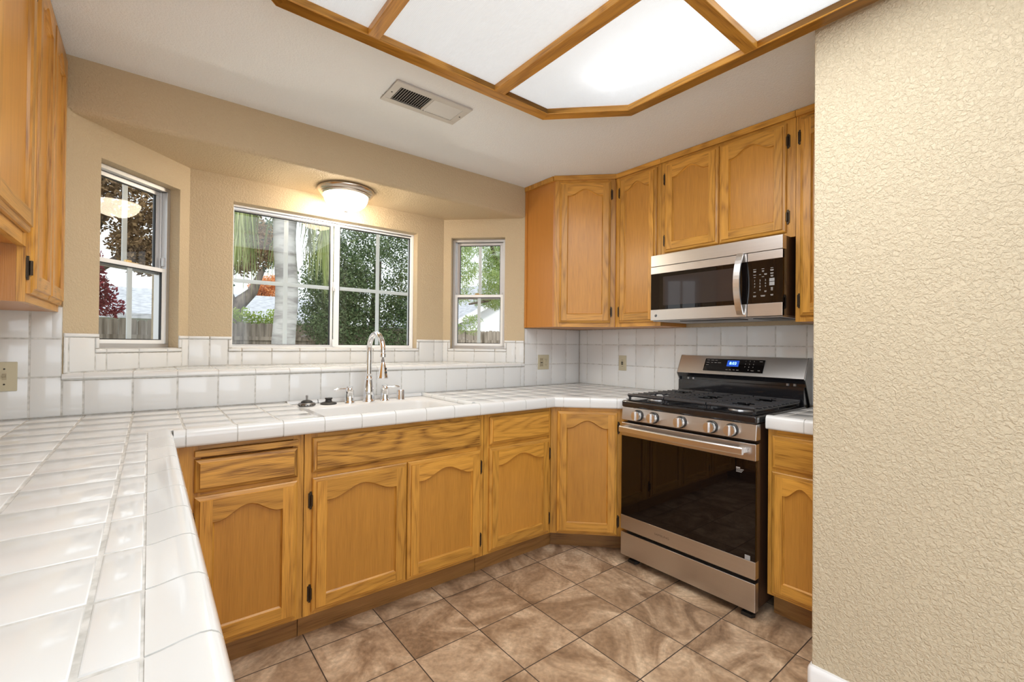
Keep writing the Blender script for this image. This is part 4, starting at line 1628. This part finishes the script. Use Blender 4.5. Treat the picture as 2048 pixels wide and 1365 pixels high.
for cx, z, w, n in ((.612, 1.628, .014, 1), (.612, 1.619, .014, 2), (.652, 1.628, .012, 1), (.652, 1.618, .010, 2), (.694, 1.628, .012, 1), (.694, 1.619, .016, 2),
                    (.612, 1.600, .013, 1), (.638, 1.600, .009, 1), (.664, 1.602, .013, 2), (.694, 1.603, .015, 2), (.612, 1.588, .009, 1), (.652, 1.588, .010, 1), (.694, 1.590, .013, 2),
                    (.612, 1.512, .010, 1), (.664, 1.516, .010, 2), (.694, 1.530, .010, 4), (.612, 1.494, .014, 2), (.652, 1.494, .022, 2), (.694, 1.496, .013, 2)):
    bars(cx, z, w, n)
for r_, row in enumerate(('123', '456', '789')):
    for c_, ch in enumerate(row):
        text_mb(b, ch, .013, lambda x, y, cx=.612 + c_ * .026, cz=1.570 - r_ * .0155: (cx + x, .0012, cz + y))
text_mb(b, '0', .013, lambda x, y: (.638 + x, .0012, 1.5225 + y))
obj('keypad_legend', b, 'legend', cp)
b = MB(); b.box(.682, .706, .0005, .002, 1.561, 1.577); b.box(.682, .706, .0005, .002, 1.541, 1.5585); obj('start_stop_key', b, 'key_grey', cp, bevel=.001)
b = MB()
b.box(.006, RW - .006, .02, .400, 1.384, 1.3935)
un = obj('underside', b, 'aluminium', t)
b = MB(); b.box(.18, .52, .03, .14, 1.380, 1.3842); b.box(.58, .71, .06, .30, 1.381, 1.3842); obj('grease_filter', b, 'black_plastic', un)

# ================================================================== SINK AND FAUCET
SX0, SX1, SY0, SY1, SZ = .567, 1.347, 2.022, 2.590, .905
b = MB()
def rrect(x0, x1, y0, y1, r, n=7):
    pts = []
    for cx, cy, a0 in ((x1 - r, y0 + r, -PI / 2), (x1 - r, y1 - r, 0), (x0 + r, y1 - r, PI / 2), (x0 + r, y0 + r, PI)):
        for k in range(n):
            a = a0 + PI / 2 * k / (n - 1)
            pts.append((cx + r * math.cos(a), cy + r * math.sin(a)))
    return pts
loops = [(rrect(SX0, SX1, SY0, SY1, .012), SZ), (rrect(.618, 1.292, 2.060, 2.440, .07), SZ), (rrect(.623, 1.287, 2.065, 2.435, .068), SZ - .004),
         (rrect(.628, 1.282, 2.070, 2.430, .066), SZ - .015), (rrect(.640, 1.270, 2.082, 2.418, .06), SZ - .165), (rrect(.665, 1.245, 2.107, 2.393, .045), SZ - .185)]
V, F = [], []
n = len(loops[0][0])
for pts, z in loops:
    V += [(x, y, z) for x, y in pts]
for i in range(len(loops) - 1):
    for k in range(n):
        k2 = (k + 1) % n
        F.append([i * n + k, i * n + k2, (i + 1) * n + k2, (i + 1) * n + k])
F.append([(len(loops) - 1) * n + k for k in range(n)])
b.mesh(V, F, 0, True)
t = obj('sink', b, 'porcelain', sharp=55)
tag(t, 'white kitchen sink with flat faucet deck set into the tiled counter', 'sink')
b = MB(); b.lathe([(.045, .7205), (.045, .724), (.03, .7235), (.028, .7208)], (.955, 2.25, 0), 24); obj('drain_flange', b, 'chrome', t)

fx, fy = .975, 2.520
t = thing('faucet', 'tall chrome gooseneck faucet with hanging pull-down spray head', 'faucet', (fx, fy, SZ))
b = MB()
b.lathe([(.034, 0), (.034, .004), (.030, .009), (.0275, .014), (.0285, .045), (.0275, .075), (.0225, .105), (.0195, .122), (.0225, .124), (.0230, .129), (.0195, .132), (.0175, .150), (.0185, .152), (.0185, .156), (.0150, .158), (.0150, .170)], seg=36)
obj('faucet_body', b, 'chrome', t, sharp=50)
b = MB()
pts = [(0, 0, .158), (0, 0, .20), (0, 0, .24), (0, 0, .275)]
for k in range(1, 17):
    a = PI * k / 16 * 1.02
    pts.append((0, -.0975 + .0975 * math.cos(a), .285 + .0975 * math.sin(a)))
b.tube(pts, [.0150] * 4 + [.0145] * 16, 20)
obj('spout', b, 'chrome', t, sharp=60)
ey = pts[-1][1]; ez = pts[-1][2]
b = MB(); b.lathe([(.0155, ez - .002), (.0165, ez - .006), (.0165, ez - .022), (.012, ez - .024)], (0, ey, 0), 24); obj('spout_collar', b, 'chrome', t, sharp=50)
b = MB(); b.tube([(0, ey, ez - .02), (0, ey - .002, ez - .055)], .0055, 12); b.lathe([(.008, ez - .036), (.008, ez - .052)], (0, ey - .001, 0), 16); obj('hose', b, 'steel_dark', t)
b = MB()
b.lathe([(.009, ez - .050), (.012, ez - .056), (.0135, ez - .064), (.0185, ez - .085), (.0245, ez - .118), (.0275, ez - .128), (.0285, ez - .134), (.024, ez - .139), (0, ez - .139)], (0, ey - .002, 0), 32)
sp_ = obj('spray_head', b, 'chrome', t, sharp=50)
b = MB()
for zz in (ez - .085, ez - .104):
    b.lathe([(.0062, -.0205 - (.004 if zz < ez - .09 else 0)), (.0062, -.0265 - (.004 if zz < ez - .09 else 0)), (0, -.0272 - (.004 if zz < ez - .09 else 0))], (.008, ey + .006, zz), 16, 0, 'y')
obj('spray_button', b, 'black_plastic', sp_)

def faucet_handle(x, y, s, label):
    t = thing('sink_tap', label, 'tap', (x, y, SZ), group=None)
    b = MB()
    b.lathe([(.028, 0), (.028, .004), (.0245, .009), (.0235, .013), (.0240, .04), (.0225, .060), (.0240, .062), (.0240, .067), (.0185, .071), (.0150, .080), (.0175, .084), (.0175, .090), (.012, .092), (0, .0925)], seg=32)
    obj('valve_body', b, 'chrome', t, sharp=50)
    b = MB()
    b.tube([(s * .010, 0, .077), (s * .030, -.003, .078), (s * .045, -.005, .078), (s * .068, -.008, .077), (s * .080, -.010, .076), (s * .088, -.011, .0755)],
           [.0055, .0058, .0075, .0085, .0060, .0025], 14)
    obj('lever', b, 'chrome', t, sharp=60)
faucet_handle(.866, 2.515, -1, 'chrome faucet handle whose lever points left, beside the black drain stopper')
faucet_handle(1.068, 2.514, 1, 'chrome faucet handle whose lever points right, between gooseneck spout and plain cap')
b = MB(); b.lathe([(.0245, SZ), (.0245, SZ + .004), (.0225, SZ + .007), (.0225, SZ + .052), (.020, SZ + .057), (0, SZ + .0585)], (1.163, 2.507, 0), 32)
tag(obj('air_gap_cap', b, 'chrome', sharp=40), 'short plain chrome cylinder cap at the right end of the sink deck', 'sink fitting')

t = thing('sink_strainer', 'steel basket strainer with upright post lying on the left of the sink deck', 'sink strainer', (.642, 2.505, SZ))
b = MB(); b.lathe([(.034, 0), (.041, .004), (.042, .010), (.039, .016), (.036, .018), (.012, .019), (0, .019)], seg=36); bk = obj('basket', b, 'steel_dark', t, sharp=50)
b = MB()
for k in range(18):
    a = 2 * PI * k / 18
    b.lathe([(.0028, 0), (.0028, .0012), (0, .0013)], (0, 0, 0), 8)
    for j in range(len(b.v) - 24, len(b.v)):
        x, y, z = b.v[j]
        v = Vector((.0413 + z, x, .0085 + y))
        b.v[j] = (v.x * math.cos(a) - v.y * math.sin(a), v.x * math.sin(a) + v.y * math.cos(a), v.z)
obj('drain_hole', b, 'slot', bk)
b = MB(); b.lathe([(.029, .0185), (.027, .024), (.020, .029), (.012, .031), (0, .031)], seg=28); obj('rubber_seal', b, 'rubber', t)
b = MB(); b.lathe([(.0045, .030), (.0045, .047), (.0055, .048), (.0055, .054), (.003, .057), (0, .057)], seg=16); obj('post', b, 'steel_dark', t)
b = MB(); b.lathe([(.040, 0), (.042, .004), (.036, .009), (.018, .014), (.015, .024), (.019, .030), (.019, .034), (0, .035)], (.756, 2.520, SZ), 36)
tag(obj('drain_stopper', b, 'rubber', sharp=50), 'black rubber drain stopper on the sink deck left of the faucet handles', 'sink stopper')

# ================================================================== OUTLETS AND SWITCH
def duplex(b, cx, cz, mat_slot=1):
    for dz in (-.0195, .0195):
        b.box(cx - .0165, cx + .0165, -.0075, -.004, cz + dz - .014, cz + dz + .014, 0)
        for dx, h in ((-.0062, .0045), (.0062, .0038)):
            b.box(cx + dx - .0011, cx + dx + .0011, -.0082, -.0070, cz + dz + .002 - h, cz + dz + .002 + h, mat_slot)
        b.box(cx - .002, cx + .002, -.0082, -.0070, cz + dz - .0105, cz + dz - .0065, mat_slot)
    b.box(cx - .0018, cx + .0018, -.0082, -.007, cz - .0018, cz + .0018, mat_slot)

t = thing('wall_outlet', 'double-gang almond outlet plate on the back tile beside the corner', 'outlet', (2.4045, YS - .0005, 1.0995))
b = MB(); b.box(-.058, .058, -.005, 0, -.057, .057); obj('cover_plate', b, 'almond', t, bevel=.003)
b = MB(); duplex(b, .023, 0); obj('receptacle', b, ['almond', 'slot'], t)
b = MB(); b.box(-.040, -.006, -.0075, -.004, -.033, .033, 0); b.box(-.033, -.013, -.0086, -.0072, -.006, .000, 1); b.box(-.033, -.013, -.0086, -.0072, .003, .009, 0)
for dz in (-.022, .022):
    for dx in (-.006, .006):
        b.box(-.023 + dx - .001, -.023 + dx + .001, -.0084, -.0072, dz - .004, dz + .004, 1)
obj('receptacle', b, ['almond_dark', 'slot'], t)

t = thing('wall_outlet', 'single almond outlet plate on the stove wall tile left of the range', 'outlet', (XW - .0005, 2.1695, 1.1025), R(-90))
b = MB(); b.box(-.0345, .0345, -.005, 0, -.057, .057); obj('cover_plate', b, 'almond', t, bevel=.003)
b = MB(); b.box(-.017, .017, -.0075, -.004, -.033, .033, 0)
b.box(-.009, .009, -.009, -.0072, .001, .010, 1); b.box(-.009, .009, -.009, -.0072, -.012, -.003, 1)
for dz in (-.023, .021):
    for dx in (-.006, .006):
        b.box(dx - .001, dx + .001, -.0084, -.0072, dz - .004, dz + .004, 1)
obj('receptacle', b, ['almond', 'slot'], t)

t = thing('light_switch', 'almond toggle light switch on the tile at the far left', 'light switch', (-.440, YS - .0005, 1.0900))
b = MB(); b.box(-.035, .035, -.005, 0, -.0575, .0575); obj('cover_plate', b, 'almond', t, bevel=.003)
b = MB(); b.box(-.006, .006, -.006, -.004, -.0125, .0125, 0); b.face([(-.004, -.006, -.003), (.004, -.006, -.003), (.004, -.014, .006), (-.004, -.014, .006)]); b.box(-.004, .004, -.013, -.005, .001, .008, 0)
obj('toggle', b, 'almond_dark', t)
b = MB()
for dz in (-.030, .030):
    b.lathe([(.003, -.005), (.003, -.0062), (0, -.0064)], (0, 0, dz), 12, 0, 'y')
obj('screw', b, 'slot', t)

# ================================================================== LIGHT FIXTURES
DX, DY = .947, 2.858
t = thing('ceiling_light', 'round nickel flush light with glowing frosted glass bowl above the middle window', 'ceiling light', (DX, DY, BAYC))
b = MB(); b.lathe([(.05, -.0005), (.162, -.0005), (.168, -.006), (.169, -.014), (.160, -.026), (.149, -.032), (.151, -.037), (.142, -.045), (.134, -.047), (.128, -.044)], seg=56); obj('trim_ring', b, 'nickel', t, sharp=50)
b = MB()
pr = [(.131, -.043)]
for k in range(1, 11):
    a = PI / 2 * k / 10
    pr.append((.131 * math.cos(a) ** .9 if k < 10 else 0.0, -.043 - .092 * math.sin(a)))
b.lathe(pr, seg=48); obj('glass_bowl', b, 'dome', t, sharp=80)
b = MB(); b.lathe([(.011, -.1345), (.011, -.139), (.007, -.146), (0, -.148)], seg=20); obj('finial', b, 'nickel', t)
lb = add_light('bay_fill_light', 'POINT', (DX, DY, BAYC - .158), (0, 0, 0), 6.2, (1.0, 0.92, 0.82))  # point light added under the bowl to brighten the bay ceiling
lb.data.shadow_soft_size = .010

# ceiling light panel
t = thing('ceiling_light', 'large oak framed ceiling light box with white ribbed acrylic panels and crossbars', 'ceiling light', (.938, .798, CEIL))
FX0, FX1, FY0, FY1 = .010 - .938, 1.865 - .938, -.116 - .798, 1.712 - .798
zb, zt = -.040, .001
def octo(x0, x1, y0, y1, c):
    return [(x0 + c, y0), (x1 - c, y0), (x1, y0 + c), (x1, y1 - c), (x1 - c, y1), (x0 + c, y1), (x0, y1 - c), (x0, y0 + c)]
fw_ = .060
OC = octo(FX0, FX1, FY0, FY1, .312)
IC = octo(FX0 + fw_, FX1 - fw_, FY0 + fw_, FY1 - fw_, .312 - fw_ * (2 - S2) )
b = MB()
for k in range(8):
    k2 = (k + 1) % 8
    d = Vector((OC[k2][0] - OC[k][0], OC[k2][1] - OC[k][1], 0)).normalized()
    sd = rnd()
    b.prism([OC[k], OC[k2], IC[k2], IC[k]], zb, zt, 0, d, sd)
obj('frame', b, 'oak', t, bevel=.004)
bars_x = [(.620 - .938, .666 - .938), (1.204 - .938, 1.262 - .938)]
for xa, xb in bars_x:
    b = MB(); b.box(xa, xb, FY0 + fw_ - .002, FY1 - fw_ + .002, zb + .001, zt, 0, 'y'); obj('crossbar', b, 'oak', t, bevel=.003)
cols = [(FX0 + fw_, bars_x[0][0]), (bars_x[0][1], bars_x[1][0]), (bars_x[1][1], FX1 - fw_)]
ym0, ym1 = .774 - .798, .822 - .798
for ca, cb in cols:
    b = MB(); b.box(ca - .002, cb + .002, ym0, ym1, zb + .001, zt, 0, 'x'); obj('crossbar', b, 'oak', t, bevel=.003)
IR = [(x, y) for x, y in IC]
for ca, cb in cols:
    for ya, yb in ((FY0 + fw_, ym0), (ym1, FY1 - fw_)):
        poly = clip_convex([(ca - .004, ya - .004), (cb + .004, ya - .004), (cb + .004, yb + .004), (ca - .004, yb + .004)], octo(FX0 + fw_ - .004, FX1 - fw_ + .004, FY0 + fw_ - .004, FY1 - fw_ + .004, .312 - fw_ * (2 - S2)))
        b = MB(); b.face([(x, y, -.013) for x, y in reversed(poly)])
        obj('diffuser_panel', b, 'diffuser', t)
for cx, ya, yb in ((1.50 - .938, .12 - .798, 1.36 - .798), (1.60 - .938, .12 - .798, 1.36 - .798), (.90 - .938, -.20 - .798 + .2, .98 - .798), (1.0 - .938, -.20 - .798 + .2, .98 - .798)):
    b = MB(); b.tube([(cx, ya, .040), (cx, yb, .040)], .016, 14); obj('fluorescent_tube', b, 'tube', t)

# the light the panel throws into the room
lp = add_light('light_panel_glow', 'AREA', (.938, .798, CEIL - .043), (0, 0, 0), 29, (0.93, 0.97, 1.0), 1.35, 1.60)
lp.parent = None
# air register
t = thing('air_vent', 'white metal ceiling air register with two banks of slats', 'vent', (1.056, 2.009, CEIL))
vx, vy = .202, .098
b = MB()
sx0, sx1, sy0, sy1 = -.166, .166, -.064, .064
z0, z1 = -.009, -.0005
b.box(-vx, vx, -vy, sy0, z0, z1); b.box(-vx, vx, sy1, vy, z0, z1); b.box(-vx, sx0, sy0, sy1, z0, z1); b.box(sx1, vx, sy0, sy1, z0, z1); b.box(-.006, .006, sy0, sy1, z0, z1)
obj('face_frame', b, 'vent', t, bevel=.002)
b = MB(); b.face([(sx0, sy0, -.0008), (sx0, sy1, -.0008), (sx1, sy1, -.0008), (sx1, sy0, -.0008)]); obj('duct_opening', b, 'vent_dark', t)
for side in (-1, 1):
    b = MB()
    for k in range(13):
        cx = side * (.012 + .012 * k + .003)
        tl = .0035
        b.face([(cx - tl * 1.0, sy0, z0), (cx - tl * 1.0, sy1, z0), (cx + tl * .9, sy1, z1 - .001), (cx + tl * .9, sy0, z1 - .001)]) if side < 0 else \
            b.face([(cx + tl * 1.1, sy0, z0), (cx + tl * 1.1, sy1, z0), (cx - tl * 1.3, sy1, z1 - .003), (cx - tl * 1.3, sy0, z1 - .003)])
    o = obj('slat_bank', b, 'vent', t)
    md = o.modifiers.new('thick', 'SOLIDIFY'); md.thickness = .0012
b = MB()
for sx in (-.185, .185):
    b.lathe([(.004, z0 + .0005), (.004, z0 - .001), (0, z0 - .0012)], (sx, 0, 0), 12)
obj('screw', b, 'slot', t)

# ================================================================== GARDEN
rng = random.Random(5)
b = MB(); b.face([(-25, 3.4, -.18), (40, 3.4, -.18), (40, 45, -.18), (-25, 45, -.18)]); structure(obj('ground', b, 'lawn'))

# fence
t = thing('fence', 'weathered grey board fence along the back of the garden', 'fence', (0, 11.6, -.18))
b = MB()
x = -9.0
while x < 16:
    w = .138 + rng.uniform(-.004, .004)
    h = 1.83 + rng.uniform(-.02, .02)
    y0 = rng.uniform(-.004, .004)
    pr = [(x, 0), (x + w, 0), (x + w, h - .03), (x + w - .03, h), (x + .03, h), (x, h - .03)]
    b.extrude_profile(pr, lambda s, a, z: (a, s, z), y0, y0 + .018)
    x += w + .004
obj('picket_boards', b, 'fence', t)
b = MB()
for z in (.25, 1.45):
    b.box(-9, 16, -.04, -.006, z, z + .085)
obj('rail', b, 'fence', t)
for k in range(11):
    b = MB(); b.box(-9 + k * 2.44, -9 + k * 2.44 + .09, -.13, -.041, 0, 1.78); obj('post', b, 'fence', t)

def leaf(b, p, size, rng, mat=0, aspect=.45, down=0.0):
    d = Vector((rng.gauss(0, 1), rng.gauss(0, 1), rng.gauss(0, 1) - down * 2)).normalized()
    s = d.cross(Vector((rng.gauss(0, 1), rng.gauss(0, 1), rng.gauss(0, 1)))).normalized()
    L = size * rng.uniform(.6, 1.3)
    W = L * aspect
    p = Vector(p)
    i0 = len(b.v)
    b.v += [tuple(p), tuple(p + d * L * .5 + s * W * .5), tuple(p + d * L), tuple(p + d * L * .5 - s * W * .5)]
    b.f.append([i0, i0 + 1, i0 + 2, i0 + 3]); b.m.append(mat); b.smooth.append(False); b.uv.append([(0, 0)] * 4)

def blob_leaves(b, blobs, n, size, rng, aspect=.45, down=0.0, shell=.55):
    tot = sum(r[1][0] * r[1][1] + r[1][1] * r[1][2] for r in blobs)
    for c, r in blobs:
        k = int(n * (r[0] * r[1] + r[1] * r[2]) / tot)
        for _ in range(k):
            v = Vector((rng.gauss(0, 1), rng.gauss(0, 1), rng.gauss(0, 1))).normalized()
            q = rng.uniform(shell, 1.0)
            leaf(b, (c[0] + v.x * r[0] * q, c[1] + v.y * r[1] * q, c[2] + v.z * r[2] * q), size, rng, 0, aspect, down)

def scatter_blobs(c, R3, k, r, rng):
    out = []
    for _ in range(k):
        v = Vector((rng.uniform(-1, 1), rng.uniform(-1, 1), rng.uniform(-1, 1)))
        q = rng.uniform(.7, 1.2)
        out.append(((c[0] + v.x * R3[0], c[1] + v.y * R3[1], c[2] + v.z * R3[2]), (r * q, r * q, r * q * .8)))
    return out

def tree(name, label, base, trunk, limbs, blobs, n, size, mat, aspect=.45, down=0.0, cat='tree', bark='bark', shell=.55):
    t = thing(name, label, cat, base)
    bx3, by3, bz3 = base
    if trunk:
        b = MB()
        for pts, rads in [trunk] + limbs:
            b.tube([(p[0] - bx3, p[1] - by3, p[2] - bz3) for p in pts], rads, 10)
        obj('trunk', b, bark, t)
    b = MB()
    blob_leaves(b, [((c[0] - bx3, c[1] - by3, c[2] - bz3), r) for c, r in blobs], n, size, rng, aspect, down, shell)
    obj('foliage', b, mat, t)
    return t

G = -.18
def far(p, k):
    return (p[0] * k, p[1] * k, CAM_H + (p[2] - CAM_H) * k)
# big dense tree filling the right half of the middle window
bl = scatter_blobs((3.75, 9.3, 3.0), (1.05, .7, 1.8), 30, .62, rng) + scatter_blobs((3.55, 9.2, 1.75), (1.0, .5, .45), 10, .45, rng) + scatter_blobs((2.75, 9.6, 2.9), (.35, .3, 1.4), 9, .45, rng)
bl = [(far(c, 1.13), tuple(q * 1.13 for q in r)) for c, r in bl]
tree('dense_tree', 'big dense green tree filling the right half of the middle window', (4.25, 10.6, G), ([(4.25, 10.6, G), (4.2, 10.6, 1.2), (4.3, 10.6, 3.2)], [.17, .14, .08]), [], bl, 50000, .064, 'leaf_dark', .5)
# leaning oak on the left of the middle window
bl = scatter_blobs((2.05, 13.6, 3.75), (.75, .5, .55), 11, .38, rng) + scatter_blobs((1.0, 13.4, 3.4), (.45, .5, .8), 5, .33, rng)
tree('leaning_tree', 'dark oak with slanting trunk behind the fence at the left of the middle window', (1.45, 13.6, G),
     ([(1.62, 13.6, G), (1.62, 13.6, 1.7), (1.72, 13.6, 2.15), (2.1, 13.6, 2.55), (2.4, 13.7, 3.3)], [.30, .27, .20, .13, .05]),
     [([(1.7, 13.6, 2.1), (1.4, 13.5, 2.9), (1.15, 13.5, 3.7)], [.12, .08, .04])], bl, 5000, .085, 'leaf_oak', .5)
bl = scatter_blobs((5.0, 29.0, 4.25), (.9, .4, .45), 10, .5, rng)
tree('autumn_tree', 'orange autumn tree above the grey roof beside the palm trunk', (5.0, 29.0, G), ([(5.0, 29.0, G), (5.0, 29.0, 4.2)], [.16, .08]), [], bl, 3200, .13, 'leaf_orange', .6)
bl = scatter_blobs((7.3, 12.6, 3.2), (.4, .2, .55), 6, .3, rng)
tree('autumn_tree', 'small rusty autumn tree at the right edge of the middle window', (7.3, 12.6, G), ([(7.3, 12.6, G), (7.3, 12.6, 3.1)], [.06, .03]), [], bl, 1200, .08, 'leaf_orange', .6)
bl = [((x_, 12.15, 1.80 + rng.uniform(-.07, .07)), (.30, .2, .20)) for x_ in (1.05, 1.4, 1.75, 2.1, 2.4)]
tree('hedge', 'lime green hedge showing above the fence left of the palm', (1.7, 12.15, G), ([(1.7, 12.15, G), (1.7, 12.15, 1.5)], [.03, .02]), [], bl + [((x_, 12.15, .8), (.3, .2, .95)) for x_ in (1.1, 1.5, 1.9, 2.3)], 3600, .075, 'leaf_hedge', .55, cat='hedge', shell=.3)
bl = scatter_blobs((4.35, 13.2, 2.0), (.75, .3, .45), 9, .36, rng)
tree('shrub', 'dark green shrub behind the fence right of the palm', (4.4, 13.2, G), ([(4.4, 13.2, G), (4.4, 13.2, 1.8)], [.05, .03]), [], bl, 3600, .07, 'leaf_oak', .55, cat='shrub')
# right bay window: feathery tree
bl = scatter_blobs((5.35, 7.6, 3.1), (.8, .5, .85), 22, .32, rng) + scatter_blobs((5.95, 8.2, 2.25), (.35, .3, .25), 6, .2, rng)
tree('feathery_tree', 'light green feathery tree seen through the right bay window', (6.3, 8.4, G),
     ([(6.9, 8.4, G), (6.8, 8.4, 1.6), (6.3, 8.2, 2.3), (5.1, 7.8, 2.05)], [.09, .08, .05, .02]), [([(6.6, 8.3, 2.2), (5.7, 7.8, 3.2), (5.2, 7.5, 3.8)], [.05, .035, .015])], bl, 17000, .085, 'leaf_light', .16, .25)
bl = scatter_blobs((7.05, 10.9, 1.72), (.2, .2, .2), 4, .2, rng)
tree('shrub', 'small light green shrub at the foot of the white gable, right bay window', (7.05, 11.0, G), ([(7.05, 11.0, G), (7.05, 10.95, 1.6)], [.03, .02]), [], bl, 500, .07, 'leaf_light', .4, cat='shrub')
# left bay window: brown tree and maroon maple
K = 1.25
bl = [(far(c, K), tuple(q * K for q in r)) for c, r in scatter_blobs((-.15, 7.6, 3.3), (1.2, .4, .85), 20, .46, rng) + scatter_blobs((.25, 7.8, 2.45), (.5, .4, .25), 6, .26, rng)]
tree('brown_tree', 'brown leaved autumn tree filling the upper part of the left bay window', (-1.38, 9.8, G),
     ([(-1.38, 9.8, G), (-1.25, 9.8, 1.95), (-.5, 9.6, 3.4)], [.15, .12, .06]), [([(-1.25, 9.8, 1.85), (-.12, 9.6, 2.8), (.62, 9.6, 3.3)], [.07, .05, .02])], bl, 42000, .075, 'leaf_brown', .5)
bl = scatter_blobs((-.45, 6.0, 1.72), (.22, .3, .30), 9, .17, rng)
tree('maple', 'maroon leaved maple at the lower left of the left bay window', (-.5, 6.0, G), ([(-.5, 6.0, G), (-.5, 6.0, 1.7)], [.04, .02]), [], bl, 5200, .042, 'leaf_red', .45)

# palm
t = thing('palm_tree', 'palm with pale ringed trunk and drooping fronds outside the middle window', 'palm tree', (1.49, 7.0, G))
b = MB()
pts, rad = [], []
for k in range(26):
    z = k * .16
    pts.append((.02 * math.sin(k * .6), 0, z))
    rad.append((.155 - .012 * min(1, z / 2.5)) * (1 + .02 * (k % 2)) + (.05 * max(0, (z - 3.0)) if z > 3.0 else 0))
b.tube(pts, rad, 18)
obj('trunk', b, 'palm_bark', t)
for k, az_ in enumerate((-38, -8, 22, 50, 85, 118, 145, 172, 205)):
    b = MB()
    az = R(az_)
    d = Vector((math.cos(az), math.sin(az), 0))
    rr_ = rng.uniform(.55, .85)
    P0, P1, P2, P3 = Vector((0, 0, 3.85)) + d * .08, Vector((0, 0, 4.35)) + d * .35, Vector((0, 0, 3.95)) + d * rr_, Vector((0, 0, 2.85)) + d * (rr_ * .85)
    rp = []
    for i in range(15):
        u = i / 14
        rp.append(P0 * (1 - u) ** 3 + P1 * 3 * u * (1 - u) ** 2 + P2 * 3 * u * u * (1 - u) + P3 * u ** 3)
    b.tube(rp, [.022 - .0012 * i for i in range(15)], 6)
    side = d.cross(Vector((0, 0, 1)))
    for i in range(210 if k < 3 or k > 6 else 110):
        u = rng.uniform(.15, 1.0) * 14
        i0 = min(13, int(u)); f = u - i0
        p = rp[i0].lerp(rp[i0 + 1], f)
        L = rng.uniform(.45, .95)
        dv = (side * rng.uniform(-.5, .5) + d * rng.uniform(-.15, .25) + Vector((0, 0, -1))).normalized()
        q1 = p + dv * L * .35 + side * rng.uniform(-.08, .08)
        q2 = q1 + (dv * .4 + Vector((0, 0, -1))).normalized() * L * .65
        w = Vector((rng.gauss(0, 1), rng.gauss(0, 1), 0)).normalized() * .010
        i1 = len(b.v)
        b.v += [tuple(p - w), tuple(p + w), tuple(q1 - w), tuple(q1 + w), tuple(q2)]
        b.f += [[i1, i1 + 1, i1 + 3, i1 + 2], [i1 + 2, i1 + 3, i1 + 4]]
        b.m += [0, 0]; b.smooth += [False, False]; b.uv += [[(0, 0)] * 4, [(0, 0)] * 3]
    obj('frond', b, 'leaf_palm', t)

# neighbour houses
t = thing('neighbour_house', 'house with long grey shingle roof beyond the fence, behind the palm', 'house', (-1, 18, G))
b = MB(); b.box(-9, 6.2, .6, 8, 0, 2.35); obj('wall', b, 'stucco', t)
b = MB()
b.extrude_profile([(0, 2.1), (4.4, 3.28), (8.8, 2.1), (8.8, 2.25), (4.4, 3.43), (0, 2.25)], lambda s, y, z: (s, y, z), -9.5, 7.0)
obj('roof', b, 'roof', t)
t = thing('neighbour_house', 'white gabled house beyond the fence, seen through the right bay window', 'house', (14.2, 15.5, G))
b = MB()
b.extrude_profile([(-4.2, 0), (4.2, 0), (4.2, 2.38), (0, 4.45), (-4.2, 2.38)], lambda s, x, z: (x, s, z), .35, 10)
obj('wall', b, 'stucco', t)
b = MB()
b.extrude_profile([(-4.75, 2.13), (0, 4.50), (4.75, 2.13), (4.75, 2.27), (0, 4.66), (-4.75, 2.27)], lambda s, x, z: (x, s, z), .03, 10.3)
obj('roof', b, 'roof', t)
b = MB()
b.extrude_profile([(-4.8, 2.09), (0, 4.48), (4.8, 2.09), (4.8, 2.29), (0, 4.68), (-4.8, 2.29)], lambda s, x, z: (x, s, z), 0, .029)
obj('barge_board', b, 'white_paint', t)

# repeats of one kind carry one group
for o in list(scene.objects):
    if o.parent is None and o.get('label'):
        g = {'base_cabinet': 'oak base cabinets', 'wall_cabinet': 'oak wall cabinets', 'wall_outlet': 'almond outlet plates', 'sink_tap': 'chrome sink taps',
             'tile_backsplash': 'white tile backsplashes', 'countertop': 'white tiled countertops', 'shrub': 'garden shrubs', 'autumn_tree': 'autumn trees in the garden',
             'neighbour_house': 'neighbour houses beyond the fence'}.get(o.name.split('.')[0])
        if g:
            o['group'] = g
